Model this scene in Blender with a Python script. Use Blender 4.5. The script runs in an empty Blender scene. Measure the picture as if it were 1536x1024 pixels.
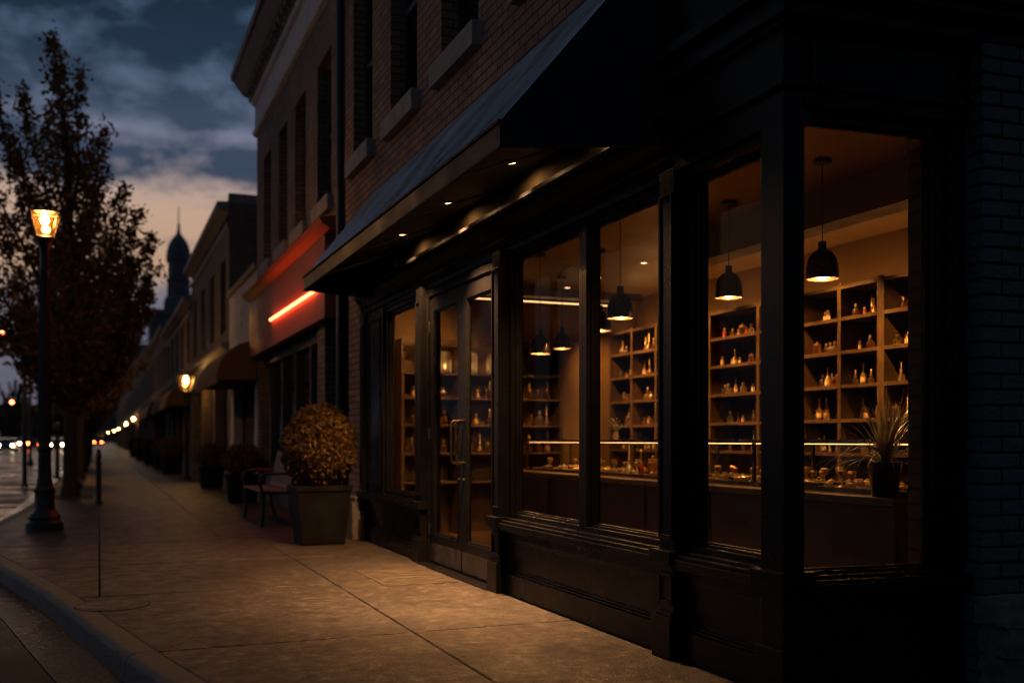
import bpy, bmesh, math, random
from mathutils import Matrix, Vector
R = math.radians
sc = bpy.context.scene
COL = sc.collection
rnd = random.Random(7)

# ---------------------------------------------------------------- camera (x across the street, y along it)
F = 1500.0            # focal length in photo pixels (1536 wide)
YAW = R(22.4)
CH = 1.1
cs, sn = math.cos(YAW), math.sin(YAW)

def at(px, depth):
    """ground position of photo column px at a given distance along the view axis"""
    X = (px - 768) / F * depth
    return (X * cs + depth * sn, -X * sn + depth * cs)

def zat(py, depth):
    return CH + (659 - py) / F * depth

cam = bpy.data.cameras.new('camera')
co = bpy.data.objects.new('camera', cam); COL.objects.link(co)
co.location = (0, 0, CH); co.rotation_euler = (R(90), 0, -YAW)
cam.sensor_width = 36; cam.lens = 36 * F / 1536
cam.shift_y = 147 / 1536
cam.clip_start = .05; cam.clip_end = 3000
cam.dof.use_dof = True; cam.dof.focus_distance = 5.8; cam.dof.aperture_fstop = 1.35
cam.dof.aperture_blades = 0
sc.camera = co

# ---------------------------------------------------------------- materials
def new_mat(name):
    m = bpy.data.materials.new(name); m.use_nodes = True
    nt = m.node_tree
    for n in list(nt.nodes): nt.nodes.remove(n)
    out = nt.nodes.new('ShaderNodeOutputMaterial')
    return m, nt, out

def N(nt, t, **kw):
    n = nt.nodes.new(t)
    for k, v in kw.items():
        if k in n.inputs: n.inputs[k].default_value = v
        else: setattr(n, k, v)
    return n

def mixcol(nt, fac, a, b, typ='MIX'):
    n = nt.nodes.new('ShaderNodeMix'); n.data_type = 'RGBA'; n.blend_type = typ
    for sock, v in ((0, fac), (6, a), (7, b)):
        if hasattr(v, 'is_linked'): nt.links.new(v, n.inputs[sock])
        else: n.inputs[sock].default_value = v if sock == 0 else (*v, 1) if len(v) == 3 else v
    return n.outputs[2]

def maprange(nt, v, a, b, c, d):
    n = nt.nodes.new('ShaderNodeMapRange')
    nt.links.new(v, n.inputs[0])
    for i, x in zip((1, 2, 3, 4), (a, b, c, d)): n.inputs[i].default_value = x
    return n.outputs[0]

def pm(name, color, rough=.5, metal=0, var=.25, vs=4, bump=0, bs=60, spec=.5, rvar=.1, coat=0, sheen=0):
    m, nt, out = new_mat(name)
    p = N(nt, 'ShaderNodeBsdfPrincipled', Metallic=metal)
    p.inputs['Specular IOR Level'].default_value = spec
    p.inputs['Coat Weight'].default_value = coat
    p.inputs['Coat Roughness'].default_value = .15
    tc = N(nt, 'ShaderNodeTexCoord')
    n1 = N(nt, 'ShaderNodeTexNoise', Scale=vs, Detail=6, Roughness=.6)
    nt.links.new(tc.outputs['Object'], n1.inputs['Vector'])
    dark = tuple(c * (1 - var) for c in color); lite = tuple(min(1, c * (1 + var)) for c in color)
    f = maprange(nt, n1.outputs['Fac'], .3, .7, 0, 1)
    nt.links.new(mixcol(nt, f, dark, lite), p.inputs['Base Color'])
    nt.links.new(maprange(nt, n1.outputs['Fac'], .3, .7, max(.02, rough - rvar), min(1, rough + rvar)), p.inputs['Roughness'])
    if bump:
        n2 = N(nt, 'ShaderNodeTexNoise', Scale=bs, Detail=4)
        nt.links.new(tc.outputs['Object'], n2.inputs['Vector'])
        b = N(nt, 'ShaderNodeBump', Strength=bump, Distance=.01)
        nt.links.new(n2.outputs['Fac'], b.inputs['Height']); nt.links.new(b.outputs[0], p.inputs['Normal'])
    nt.links.new(p.outputs[0], out.inputs[0])
    return m

def brick_mat(name, c1, c2, mortar, bw=.21, rh=.072, rough=.85, bump=.8, msize=.008):
    m, nt, out = new_mat(name)
    p = N(nt, 'ShaderNodeBsdfPrincipled', Roughness=rough)
    p.inputs['Specular IOR Level'].default_value = .3
    tc = N(nt, 'ShaderNodeTexCoord'); sp = N(nt, 'ShaderNodeSeparateXYZ'); cb = N(nt, 'ShaderNodeCombineXYZ')
    ad = N(nt, 'ShaderNodeMath', operation='ADD')
    nt.links.new(tc.outputs['Object'], sp.inputs[0])
    nt.links.new(sp.outputs[0], ad.inputs[0]); nt.links.new(sp.outputs[1], ad.inputs[1])
    nt.links.new(ad.outputs[0], cb.inputs[0]); nt.links.new(sp.outputs[2], cb.inputs[1])
    nw = N(nt, 'ShaderNodeTexNoise', Scale=9, Detail=3)
    nt.links.new(tc.outputs['Object'], nw.inputs['Vector'])
    wob = nt.nodes.new('ShaderNodeMix'); wob.data_type = 'VECTOR'; wob.inputs[0].default_value = .006
    nt.links.new(cb.outputs[0], wob.inputs[4]); nt.links.new(nw.outputs['Color'], wob.inputs[5])
    b = N(nt, 'ShaderNodeTexBrick', Scale=1)
    b.inputs['Brick Width'].default_value = bw; b.inputs['Row Height'].default_value = rh
    b.inputs['Mortar Size'].default_value = msize; b.inputs['Mortar Smooth'].default_value = .3
    b.inputs['Color1'].default_value = (*c1, 1); b.inputs['Color2'].default_value = (*c2, 1); b.inputs['Mortar'].default_value = (*mortar, 1)
    nt.links.new(wob.outputs[1], b.inputs['Vector'])
    n1 = N(nt, 'ShaderNodeTexNoise', Scale=1.3, Detail=8, Roughness=.7)
    nt.links.new(tc.outputs['Object'], n1.inputs['Vector'])
    col = mixcol(nt, 1.0, b.outputs['Color'], mixcol(nt, maprange(nt, n1.outputs['Fac'], .3, .7, 0, 1), (.55, .55, .55), (1.2, 1.15, 1.1)), 'MULTIPLY')
    nt.links.new(col, p.inputs['Base Color'])
    n2 = N(nt, 'ShaderNodeTexNoise', Scale=70, Detail=4); nt.links.new(tc.outputs['Object'], n2.inputs['Vector'])
    mm = N(nt, 'ShaderNodeMath', operation='MULTIPLY_ADD'); mm.inputs[1].default_value = -1
    nt.links.new(b.outputs['Fac'], mm.inputs[0]); 
    m3 = N(nt, 'ShaderNodeMath', operation='MULTIPLY'); m3.inputs[1].default_value = .35
    nt.links.new(n2.outputs['Fac'], m3.inputs[0]); nt.links.new(m3.outputs[0], mm.inputs[2])
    bp = N(nt, 'ShaderNodeBump', Strength=bump, Distance=.012)
    nt.links.new(mm.outputs[0], bp.inputs['Height']); nt.links.new(bp.outputs[0], p.inputs['Normal'])
    nt.links.new(p.outputs[0], out.inputs[0])
    return m

def emit_mat(name, color, strength):
    m, nt, out = new_mat(name)
    e = N(nt, 'ShaderNodeEmission', Color=(*color, 1), Strength=strength)
    nt.links.new(e.outputs[0], out.inputs[0]); return m

def glass_mat(name, tint=(1, 1, 1), refl=1.0, rough=.0, ior=1.5, base=0.0, trans=None):
    """thin pane: transparent, with a fresnel reflection"""
    m, nt, out = new_mat(name)
    t = N(nt, 'ShaderNodeBsdfTransparent', Color=(*tint, 1))
    g = N(nt, 'ShaderNodeBsdfGlossy', Color=(refl, refl, refl, 1), Roughness=rough)
    f = N(nt, 'ShaderNodeLayerWeight', Blend=.5)
    mx = N(nt, 'ShaderNodeMixShader')
    pw = N(nt, 'ShaderNodeMath', operation='POWER'); pw.inputs[1].default_value = 5
    nt.links.new(f.outputs['Facing'], pw.inputs[0])
    a = maprange(nt, pw.outputs[0], 0, 1, max(base, ((ior - 1) / (ior + 1)) ** 2), 1)
    tc = N(nt, 'ShaderNodeTexCoord'); nz = N(nt, 'ShaderNodeTexNoise', Scale=1.1, Detail=1)
    nt.links.new(tc.outputs['Object'], nz.inputs['Vector'])
    bp = N(nt, 'ShaderNodeBump', Strength=.02, Distance=.02)
    nt.links.new(nz.outputs['Fac'], bp.inputs['Height']); nt.links.new(bp.outputs[0], g.inputs['Normal'])
    nt.links.new(a, mx.inputs[0]); nt.links.new(t.outputs[0], mx.inputs[1]); nt.links.new(g.outputs[0], mx.inputs[2])
    last = mx.outputs[0]
    if trans:
        tr = N(nt, 'ShaderNodeBsdfTranslucent', Color=(*trans[0], 1)); m2 = N(nt, 'ShaderNodeMixShader', Fac=trans[1])
        nt.links.new(last, m2.inputs[1]); nt.links.new(tr.outputs[0], m2.inputs[2]); last = m2.outputs[0]
    nt.links.new(last, out.inputs[0]); return m

def leaf_mat(name, cols, rough=.55, trans=.35):
    m, nt, out = new_mat(name)
    p = N(nt, 'ShaderNodeBsdfPrincipled', Roughness=rough)
    tr = N(nt, 'ShaderNodeBsdfTranslucent'); mx = N(nt, 'ShaderNodeMixShader', Fac=trans)
    tc = N(nt, 'ShaderNodeTexCoord')
    n1 = N(nt, 'ShaderNodeTexNoise', Scale=1.5, Detail=2); n2 = N(nt, 'ShaderNodeTexWhiteNoise')
    nt.links.new(tc.outputs['Object'], n1.inputs['Vector'])
    geo = N(nt, 'ShaderNodeNewGeometry')
    nt.links.new(geo.outputs['Random Per Island'], n2.inputs['Vector'])
    f1 = maprange(nt, n1.outputs['Fac'], .35, .65, 0, 1)
    c = mixcol(nt, f1, cols[0], cols[1]); c = mixcol(nt, maprange(nt, n2.outputs['Value'], .55, 1, 0, .9), c, cols[2])
    nt.links.new(c, p.inputs['Base Color']); nt.links.new(c, tr.inputs['Color'])
    nt.links.new(p.outputs[0], mx.inputs[1]); nt.links.new(tr.outputs[0], mx.inputs[2]); nt.links.new(mx.outputs[0], out.inputs[0])
    return m

M = {}
M['paint'] = pm('black_joinery_paint', (.0065, .0062, .0066), .30, var=.25, vs=3, bump=.05, bs=120, rvar=.08, spec=.12)
M['fascia'] = pm('dark_bronze_panel', (.085, .062, .042), .8, var=.25, vs=5, bump=.2, bs=45, rvar=.08, spec=.06)
M['metal'] = pm('black_metal', (.02, .02, .022), .4, metal=.6, var=.2, vs=8)
M['castiron'] = pm('black_cast_iron', (.016, .017, .018), .42, var=.3, vs=9, bump=.2, bs=70)
M['steel'] = pm('brushed_steel', (.13, .115, .10), .42, metal=1, var=.25, vs=12, bump=.1, bs=140)
M['handle'] = pm('oiled_bronze', (.12, .09, .065), .28, metal=1, var=.2)
M['brass'] = pm('aged_brass', (.80, .55, .24), .34, metal=1, var=.25, vs=20)
M['valance'] = pm('dark_valance_metal', (.009, .009, .011), .55, var=.3, vs=3, bump=.15, bs=60, spec=.2)
M['awning'] = pm('sky_tinted_awning_metal', (.36, .43, .50), .36, metal=.6, var=.3, vs=2.2, bump=.12, bs=30, rvar=.12)  # slope paler and bluer than slate: sky sheen put into its colour
M['awning_under'] = pm('awning_underside', (.02, .019, .018), .7, var=.2)
M['wood_dark'] = pm('dark_stained_wood', (.058, .031, .009), .42, var=.35, vs=7, bump=.15, bs=40)
M['wood_black'] = pm('blackened_oak', (.045, .027, .016), .45, var=.4, vs=5, bump=.15, bs=30)
M['wood_floor'] = pm('shop_floor_boards', (.09, .05, .025), .35, var=.3, vs=3)
M['plaster'] = pm('warm_plaster', (.15, .085, .030), .65, var=.22, vs=2.2, bump=.3, bs=9)
M['ceiling'] = pm('lacquered_ceiling', (.20, .12, .045), .38, var=.25, vs=1.4, bump=.35, bs=5, rvar=.14)
M['concrete'] = None
M['stone'] = pm('rough_stone', (.15, .125, .11), .88, var=.45, vs=7, bump=1.0, bs=26)
M['sill'] = pm('stone_sill', (.30, .27, .25), .85, var=.3, vs=6, bump=.5, bs=50)
M['brick_main'] = brick_mat('red_brown_brick', (.42, .245, .17), (.29, .165, .12), (.09, .075, .065))
M['brick_next'] = brick_mat('grey_brown_brick', (.26, .19, .165), (.19, .14, .125), (.08, .07, .065))
M['brick_dark'] = brick_mat('charcoal_brick', (.15, .125, .115), (.11, .095, .09), (.09, .08, .075))
M['brick_blue'] = pm('painted_blue_black_brick', (.060, .066, .075), .62, var=.4, vs=9, bump=.8, bs=55)
M['mortar'] = pm('dark_mortar', (.03, .032, .035), .9, var=.3, bump=.5)
M['brick_in'] = brick_mat('indoor_brown_brick', (.22, .12, .065), (.14, .08, .045), (.1, .07, .05), msize=.01, bump=1)
M['cornice'] = pm('painted_cornice', (.16, .15, .15), .7, var=.3, vs=3, bump=.3)
M['frieze'] = pm('pale_frieze_render', (.48, .50, .54), .75, var=.15, vs=2, bump=.3)
M['render_white'] = pm('pale_stucco', (.52, .50, .50), .85, var=.14, vs=1.5, bump=.4)
M['signboard'] = pm('neon_tinted_sign_board', (.30, .075, .035), .55, var=.15, vs=2)  # the neon's red glow is put into the board's own colour
M['canvas'] = pm('brown_canvas', (.13, .075, .03), .9, var=.25, vs=3, bump=.3)
M['darkwin'] = pm('unlit_window_pane', (.006, .007, .009), .06, var=.2, spec=.9, rvar=.03)  # opaque: the unlit room's darkness is put into the pane colour
M['winframe'] = pm('dark_window_frame', (.025, .027, .032), .5, var=.2)
M['winframe_lt'] = pm('grey_window_frame', (.14, .16, .19), .55, var=.2)
M['glass'] = glass_mat('shop_glass', (.97, .97, .97), .12)
M['caseglass'] = glass_mat('case_glass', (.94, .93, .91), .7)
M['lampglass'] = glass_mat('lantern_glass', (1, .9, .7), .6, .1, trans=((1, .55, .2), .010))
M['bottle'] = glass_mat('bottle_glass', (.78, .56, .30), 1, .12, 1.9, .26, trans=((1, .85, .55), .42))
M['bottle_amber'] = glass_mat('amber_bottle_glass', (.55, .27, .08), 1, .12, 1.9, .26, trans=((.95, .6, .2), .42))
M['label'] = pm('gilt_label', (.55, .38, .16), .5, var=.15)
M['red'] = pm('red_label', (.45, .05, .025), .5, var=.2)
M['pot'] = pm('black_ceramic_pot', (.018, .016, .015), .3, var=.2)
M['planter'] = pm('dark_zinc_planter', (.0085, .008, .0078), .6, var=.45, vs=5, bump=.25, bs=50, spec=.12)
M['soil'] = pm('potting_soil', (.03, .02, .014), .95, bump=1, bs=60)
M['box'] = leaf_mat('boxwood_leaves', ((.10, .062, .016), (.17, .095, .022), (.28, .15, .035)))
M['leaf_a'] = leaf_mat('autumn_leaves', ((.08, .055, .017), (.17, .10, .023), (.42, .22, .04)), .5, .4)
M['leaf_far'] = leaf_mat('dusky_leaves', ((.04, .04, .016), (.07, .055, .02), (.10, .06, .02)))
M['blade'] = leaf_mat('slim_plant_leaves', ((.22, .19, .09), (.30, .25, .12), (.42, .33, .16)), .35, .25)
M['bark'] = pm('tree_bark', (.055, .042, .034), .9, var=.4, vs=9, bump=1, bs=30)
M['benchwood'] = pm('weathered_bench_slats', (.10, .062, .036), .5, var=.35, vs=8, bump=.3, bs=40)
M['carpaint_a'] = pm('dark_car_paint', (.02, .022, .028), .25, var=.1, coat=.8)
M['carpaint_b'] = pm('grey_car_paint', (.12, .125, .13), .25, metal=.4, var=.1, coat=.8)
M['tyre'] = pm('tyre_rubber', (.014, .014, .014), .8)
M['rim'] = pm('wheel_rim', (.3, .3, .31), .35, metal=.9)
M['copper'] = pm('verdigris_dome', (.06, .085, .10), .6, var=.3, vs=2)
M['towerstone'] = pm('tower_stone', (.11, .11, .12), .85, var=.25, vs=.6)
M['farwall'] = pm('far_wall_masonry', (.16, .14, .13), .85, var=.3, vs=.8, bump=.3, bs=6)
WARM = (1, .56, .20)
M['bulb'] = emit_mat('pendant_bulb_glow', (1, .47, .13), 2000)
M['lampbulb'] = emit_mat('street_lamp_glow', (1, .52, .17), 720)
M['led'] = emit_mat('led_strip_glow', (1, .43, .115), 15)
M['led_case'] = emit_mat('case_led_glow', (1, .52, .18), 3.6)
M['downlight'] = emit_mat('downlight_lens_glow', (1, .60, .25), 2.6)
M['added_spotlens'] = emit_mat('added_spot_lens_glow', (1, .6, .25), 6)  # glowing lens of the added ceiling spots
M['cove'] = emit_mat('cove_led_glow', (1, .55, .2), 3.2)
M['postbulb'] = emit_mat('post_lamp_glow', (1, .56, .20), 280)
M['neon'] = emit_mat('neon_tube_glow', (1, .10, .03), 24)
M['headlight'] = emit_mat('headlight_glow', (1, .72, .40), 220)
M['taillight'] = emit_mat('taillight_glow', (1, .09, .02), 110)
M['signal'] = emit_mat('red_signal_glow', (1, .10, .03), 45)
M['unlit'] = pm('unlit_signal_lens', (.02, .03, .02), .3)
M['candle'] = emit_mat('jar_light_glow', (1, .62, .25), 25)

# sidewalk concrete with grain, stains and damp sheen
def concrete_mat():
    m, nt, out = new_mat('sidewalk_concrete')
    p = N(nt, 'ShaderNodeBsdfPrincipled'); p.inputs['Specular IOR Level'].default_value = .28
    tc = N(nt, 'ShaderNodeTexCoord')
    a = N(nt, 'ShaderNodeTexNoise', Scale=.9, Detail=8, Roughness=.65); b = N(nt, 'ShaderNodeTexNoise', Scale=38, Detail=6, Roughness=.7)
    c = N(nt, 'ShaderNodeTexVoronoi', Scale=110); d = N(nt, 'ShaderNodeTexNoise', Scale=5, Detail=5, Roughness=.7)
    for n in (a, b, c, d): nt.links.new(tc.outputs['Object'], n.inputs['Vector'])
    col = mixcol(nt, maprange(nt, a.outputs['Fac'], .35, .68, 0, 1), (.080, .068, .057), (.145, .122, .10))
    col = mixcol(nt, maprange(nt, b.outputs['Fac'], .42, .66, 0, .75), col, (.055, .046, .039))
    col = mixcol(nt, maprange(nt, d.outputs['Fac'], .50, .70, 0, .6), col, (.06, .05, .043))
    s1 = N(nt, 'ShaderNodeTexNoise', Scale=13, Detail=6, Roughness=.72); s2 = N(nt, 'ShaderNodeTexNoise', Scale=2.3, Detail=7, Roughness=.7, Distortion=.6)
    gum = N(nt, 'ShaderNodeTexVoronoi', Scale=2.1); ck = N(nt, 'ShaderNodeTexVoronoi', Scale=.55, feature='DISTANCE_TO_EDGE'); ckw = N(nt, 'ShaderNodeVectorMath', operation='MULTIPLY_ADD')
    for n in (s1, s2, gum): nt.links.new(tc.outputs['Object'], n.inputs['Vector'])
    nt.links.new(s2.outputs['Color'], ckw.inputs[0]); ckw.inputs[1].default_value = (.5, .5, .5); nt.links.new(tc.outputs['Object'], ckw.inputs[2]); nt.links.new(ckw.outputs[0], ck.inputs['Vector'])
    col = mixcol(nt, maprange(nt, s1.outputs['Fac'], .47, .57, 0, .6), col, (.035, .029, .025))
    col = mixcol(nt, maprange(nt, s1.outputs['Fac'], .36, .46, .6, 0), col, (.26, .22, .18))
    col = mixcol(nt, maprange(nt, s2.outputs['Fac'], .49, .56, 0, .55), col, (.04, .033, .028))
    col = mixcol(nt, maprange(nt, gum.outputs['Distance'], .035, .055, .8, 0), col, (.018, .016, .015))
    crack = N(nt, 'ShaderNodeMath', operation='MULTIPLY'); nt.links.new(maprange(nt, ck.outputs['Distance'], .002, .006, 1, 0), crack.inputs[0]); nt.links.new(maprange(nt, a.outputs['Fac'], .50, .56, 0, .9), crack.inputs[1])
    col = mixcol(nt, crack.outputs[0], col, (.012, .010, .009))
    geo = N(nt, 'ShaderNodeNewGeometry'); v2 = N(nt, 'ShaderNodeTexVoronoi', Scale=42); nt.links.new(tc.outputs['Object'], v2.inputs['Vector'])
    col = mixcol(nt, maprange(nt, v2.outputs['Distance'], .12, .26, .75, 0), col, (.022, .018, .015))
    col = mixcol(nt, 1.0, col, mixcol(nt, geo.outputs['Random Per Island'], (.62, .60, .60), (.92, .88, .86)), 'MULTIPLY')
    nt.links.new(col, p.inputs['Base Color'])
    r = maprange(nt, d.outputs['Fac'], .3, .7, .34, .62); nt.links.new(r, p.inputs['Roughness'])
    h = N(nt, 'ShaderNodeMath', operation='MULTIPLY_ADD'); h.inputs[1].default_value = .5
    nt.links.new(c.outputs['Distance'], h.inputs[0]); nt.links.new(b.outputs['Fac'], h.inputs[2])
    bp = N(nt, 'ShaderNodeBump', Strength=.9, Distance=.010); nt.links.new(h.outputs[0], bp.inputs['Height'])
    b2 = N(nt, 'ShaderNodeBump', Strength=.3, Distance=.03); nt.links.new(d.outputs['Fac'], b2.inputs['Height']); nt.links.new(bp.outputs[0], b2.inputs['Normal'])
    nt.links.new(b2.outputs[0], p.inputs['Normal']); nt.links.new(p.outputs[0], out.inputs[0]); return m
M['concrete'] = concrete_mat()

def wet_mat(name, col1, col2, dry=.5, scale=1.0, spec=.3, power=8, wav=.15):
    m, nt, out = new_mat(name)
    p = N(nt, 'ShaderNodeBsdfDiffuse'); gl = N(nt, 'ShaderNodeBsdfGlossy'); mx = N(nt, 'ShaderNodeMixShader')
    lw = N(nt, 'ShaderNodeLayerWeight', Blend=.5); pw = N(nt, 'ShaderNodeMath', operation='POWER'); pw.inputs[1].default_value = power
    tc = N(nt, 'ShaderNodeTexCoord')
    a = N(nt, 'ShaderNodeTexNoise', Scale=.6 * scale, Detail=7, Roughness=.6); b = N(nt, 'ShaderNodeTexNoise', Scale=45, Detail=5, Roughness=.75)
    w = N(nt, 'ShaderNodeTexNoise', Scale=7, Detail=3)
    for n in (a, b, w): nt.links.new(tc.outputs['Object'], n.inputs['Vector'])
    nt.links.new(mixcol(nt, maprange(nt, b.outputs['Fac'], .3, .7, 0, 1), col1, col2), p.inputs['Color'])
    nt.links.new(maprange(nt, a.outputs['Fac'], .4, .6, .12, dry), gl.inputs['Roughness'])
    mm = N(nt, 'ShaderNodeMath', operation='MULTIPLY'); nt.links.new(b.outputs['Fac'], mm.inputs[0]); nt.links.new(maprange(nt, a.outputs['Fac'], .38, .62, .3, 1), mm.inputs[1])
    bp = N(nt, 'ShaderNodeBump', Strength=.8, Distance=.010); nt.links.new(mm.outputs[0], bp.inputs['Height'])
    b2 = N(nt, 'ShaderNodeBump', Strength=wav, Distance=.03); nt.links.new(w.outputs['Fac'], b2.inputs['Height']); nt.links.new(bp.outputs[0], b2.inputs['Normal'])
    for n in (p, gl): nt.links.new(b2.outputs[0], n.inputs['Normal'])
    nt.links.new(lw.outputs['Facing'], pw.inputs[0]); nt.links.new(maprange(nt, pw.outputs[0], 0, 1, .03, spec), mx.inputs[0])
    nt.links.new(p.outputs[0], mx.inputs[1]); nt.links.new(gl.outputs[0], mx.inputs[2]); nt.links.new(mx.outputs[0], out.inputs[0]); return m
M['road'] = wet_mat('wet_asphalt', (.012, .012, .013), (.03, .029, .028), .5)
M['gutter'] = wet_mat('wet_gutter_concrete', (.03, .027, .024), (.07, .063, .056), .22, 2, .5, 7, .7)
M['kerb'] = pm('kerb_concrete', (.075, .063, .054), .6, var=.35, vs=5, bump=.6, bs=45)

# ---------------------------------------------------------------- mesh builder
class MB:
    def __init__(s): s.v = []; s.f = []; s.m = []
    def add(s, verts, faces, m=0, X=None):
        o = len(s.v)
        s.v += [tuple(X @ Vector(p)) if X is not None else tuple(p) for p in verts]
        s.f += [tuple(i + o for i in f) for f in faces]; s.m += [m] * len(faces)
    def box(s, x0, x1, y0, y1, z0, z1, m=0, X=None):
        vs = [(x, y, z) for z in (z0, z1) for y in (y0, y1) for x in (x0, x1)]
        s.add(vs, [(0, 2, 3, 1), (4, 5, 7, 6), (0, 1, 5, 4), (2, 6, 7, 3), (0, 4, 6, 2), (1, 3, 7, 5)], m, X); return s
    def prism(s, poly, a, b, fn, m=0, X=None):
        n = len(poly)
        vs = [fn(p, a) for p in poly] + [fn(p, b) for p in poly]
        s.add(vs, [tuple(range(n - 1, -1, -1)), tuple(range(n, 2 * n))] + [(i, (i + 1) % n, n + (i + 1) % n, n + i) for i in range(n)], m, X); return s
    def slab(s, pts, th, m=0):
        P = [Vector(p) for p in pts]; nrm = (P[1] - P[0]).cross(P[2] - P[0]).normalized() * th
        n = len(P); vs = P + [p + nrm for p in P]
        s.add(vs, [tuple(range(n - 1, -1, -1)), tuple(range(n, 2 * n))] + [(i, (i + 1) % n, n + (i + 1) % n, n + i) for i in range(n)], m); return s
    def lathe(s, prof, n=20, c=(0, 0, 0), m=0, sy=1.0, rot=0):
        vs = []; fs = []
        for r, z in prof:
            for k in range(n):
                a = 2 * math.pi * k / n + rot; vs.append((c[0] + r * math.cos(a), c[1] + r * math.sin(a) * sy, c[2] + z))
        for j in range(len(prof) - 1):
            for k in range(n):
                a, b = j * n + k, j * n + (k + 1) % n; fs.append((a, b, b + n, a + n))
        if prof[0][0] > 1e-5: fs.append(tuple(range(n - 1, -1, -1)))
        if prof[-1][0] > 1e-5: fs.append(tuple((len(prof) - 1) * n + k for k in range(n)))
        s.add(vs, fs, m); return s
    def tube(s, pts, rad, n=8, m=0):
        P = [Vector(p) for p in pts]
        if not isinstance(rad, (list, tuple)): rad = [rad] * len(P)
        vs = []; fs = []; u = None
        for i, p in enumerate(P):
            d = (P[min(i + 1, len(P) - 1)] - P[max(i - 1, 0)]).normalized()
            if u is None: u = d.orthogonal().normalized()
            else: u = (u - d * u.dot(d)).normalized()
            w = d.cross(u)
            for k in range(n):
                a = 2 * math.pi * k / n; vs.append(p + (u * math.cos(a) + w * math.sin(a)) * rad[i])
        for j in range(len(P) - 1):
            for k in range(n):
                a, b = j * n + k, j * n + (k + 1) % n; fs.append((a, b, b + n, a + n))
        fs.append(tuple(range(n - 1, -1, -1))); fs.append(tuple((len(P) - 1) * n + k for k in range(n)))
        s.add(vs, fs, m); return s
    def ball(s, c, r, n=10, m=0, sz=1):
        prof = [(r * math.sin(math.pi * k / n), -r * sz * math.cos(math.pi * k / n)) for k in range(n + 1)]
        prof[0] = (r * .02, prof[0][1]); prof[-1] = (r * .02, prof[-1][1])
        return s.lathe(prof, 12, c, m)
    def build(s, name, mats, parent=None, bevel=0, smooth=True, local=False, ang=35):
        if not isinstance(mats, (list, tuple)): mats = [mats]
        me = bpy.data.meshes.new(name)
        off = Vector((0, 0, 0))
        if parent is not None and not local:
            p = parent
            while p is not None: off = off + p.location; p = p.parent
        me.from_pydata([Vector(v) - off for v in s.v], [], s.f)
        me.polygons.foreach_set('material_index', s.m)
        for m in mats: me.materials.append(m)
        bm = bmesh.new(); bm.from_mesh(me)
        bmesh.ops.recalc_face_normals(bm, faces=bm.faces)
        if bevel:
            ed = [e for e in bm.edges if len(e.link_faces) == 2 and e.calc_face_angle(0) > R(30)]
            bmesh.ops.bevel(bm, geom=ed, offset=bevel, segments=2, profile=.6, affect='EDGES', clamp_overlap=True)
        bm.to_mesh(me); bm.free()
        if smooth and not bevel:
            me.polygons.foreach_set('use_smooth', [True] * len(me.polygons)); me.set_sharp_from_angle(angle=R(ang))
        o = bpy.data.objects.new(name, me); COL.objects.link(o)
        if parent is not None: o.parent = parent
        return o

def tag(o, label=None, cat=None, group=None, kind=None):
    if label: o['label'] = label
    if cat: o['category'] = cat
    if group: o['group'] = group
    if kind: o['kind'] = kind
    return o

def thing(name, label, cat, loc=(0, 0, 0), group=None):
    o = bpy.data.objects.new(name, None); COL.objects.link(o); o.location = loc; o.empty_display_size = .1
    return tag(o, label, cat, group)

def kids(o): return [c for c in COL.objects if c.parent == o]
def copy_tree(o, parent=None):
    c = o.copy(); COL.objects.link(c); c.parent = parent
    for ch in kids(o): copy_tree(ch, c)
    return c

def struct(name, mb, mats, **kw):
    return tag(mb.build(name, mats, **kw), kind='structure')

def lamp(name, typ, loc, energy, color=WARM, parent=None, size=.03, rot=None, spot=None, blend=.6):
    l = bpy.data.lights.new(name, typ); l.energy = energy; l.color = color
    if typ in ('POINT', 'SPOT'): l.shadow_soft_size = size
    if spot: l.spot_size = R(spot); l.spot_blend = blend
    o = bpy.data.objects.new(name, l); COL.objects.link(o)
    if parent is not None:
        o.parent = parent; o.location = Vector(loc) - parent.location
    else: o.location = loc
    if rot: o.rotation_euler = rot
    return o

YZ = lambda p, a: (p[0], a, p[1])        # profile in (x,z) extruded along y
XY = lambda p, a: (p[0], p[1], a)        # polygon in (x,y) extruded along z

# ================================================================= SETTING: ground, road, kerb, sidewalk
g = MB(); g.box(-900, 900, -60, 1500, -.6, -.30); struct('ground', g, M['road'], smooth=False)

# kerb line, outer edge (x, y); it flares out to the left of the camera and then runs straight
KERB = [(1.55, -1.5), (.90, 2.0), (.52, 3.7), (.155, 5.33), (-.08, 6.5), (-.31, 7.69), (-.57, 8.8), (-.81, 9.77), (-1.12, 11.0), (-1.36, 12.3), (-1.40, 13.6), (-1.28, 15.4), (-1.16, 17.5), (-1.10, 20), (-1.10, 30), (-1.10, 60), (-1.10, 320)]
def offset_line(line, d):
    out = []
    for i, p in enumerate(line):
        a = Vector(line[max(i - 1, 0)]); b = Vector(line[min(i + 1, len(line) - 1)])
        t = (b - a).normalized(); out.append((p[0] + t.y * d, p[1] - t.x * d))
    return out
def strip(mb, A, B, z0, z1):
    for i in range(len(A) - 1):
        mb.prism([A[i], A[i + 1], B[i + 1], B[i]], z0, z1, XY)
KIN = offset_line(KERB, .15); GOUT = offset_line(KERB, -.30)
def xk(line, y):
    for (x0, y0), (x1, y1) in zip(line, line[1:]):
        if y0 <= y <= y1: return x0 + (x1 - x0) * (y - y0) / (y1 - y0)
    return line[-1][0]
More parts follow.
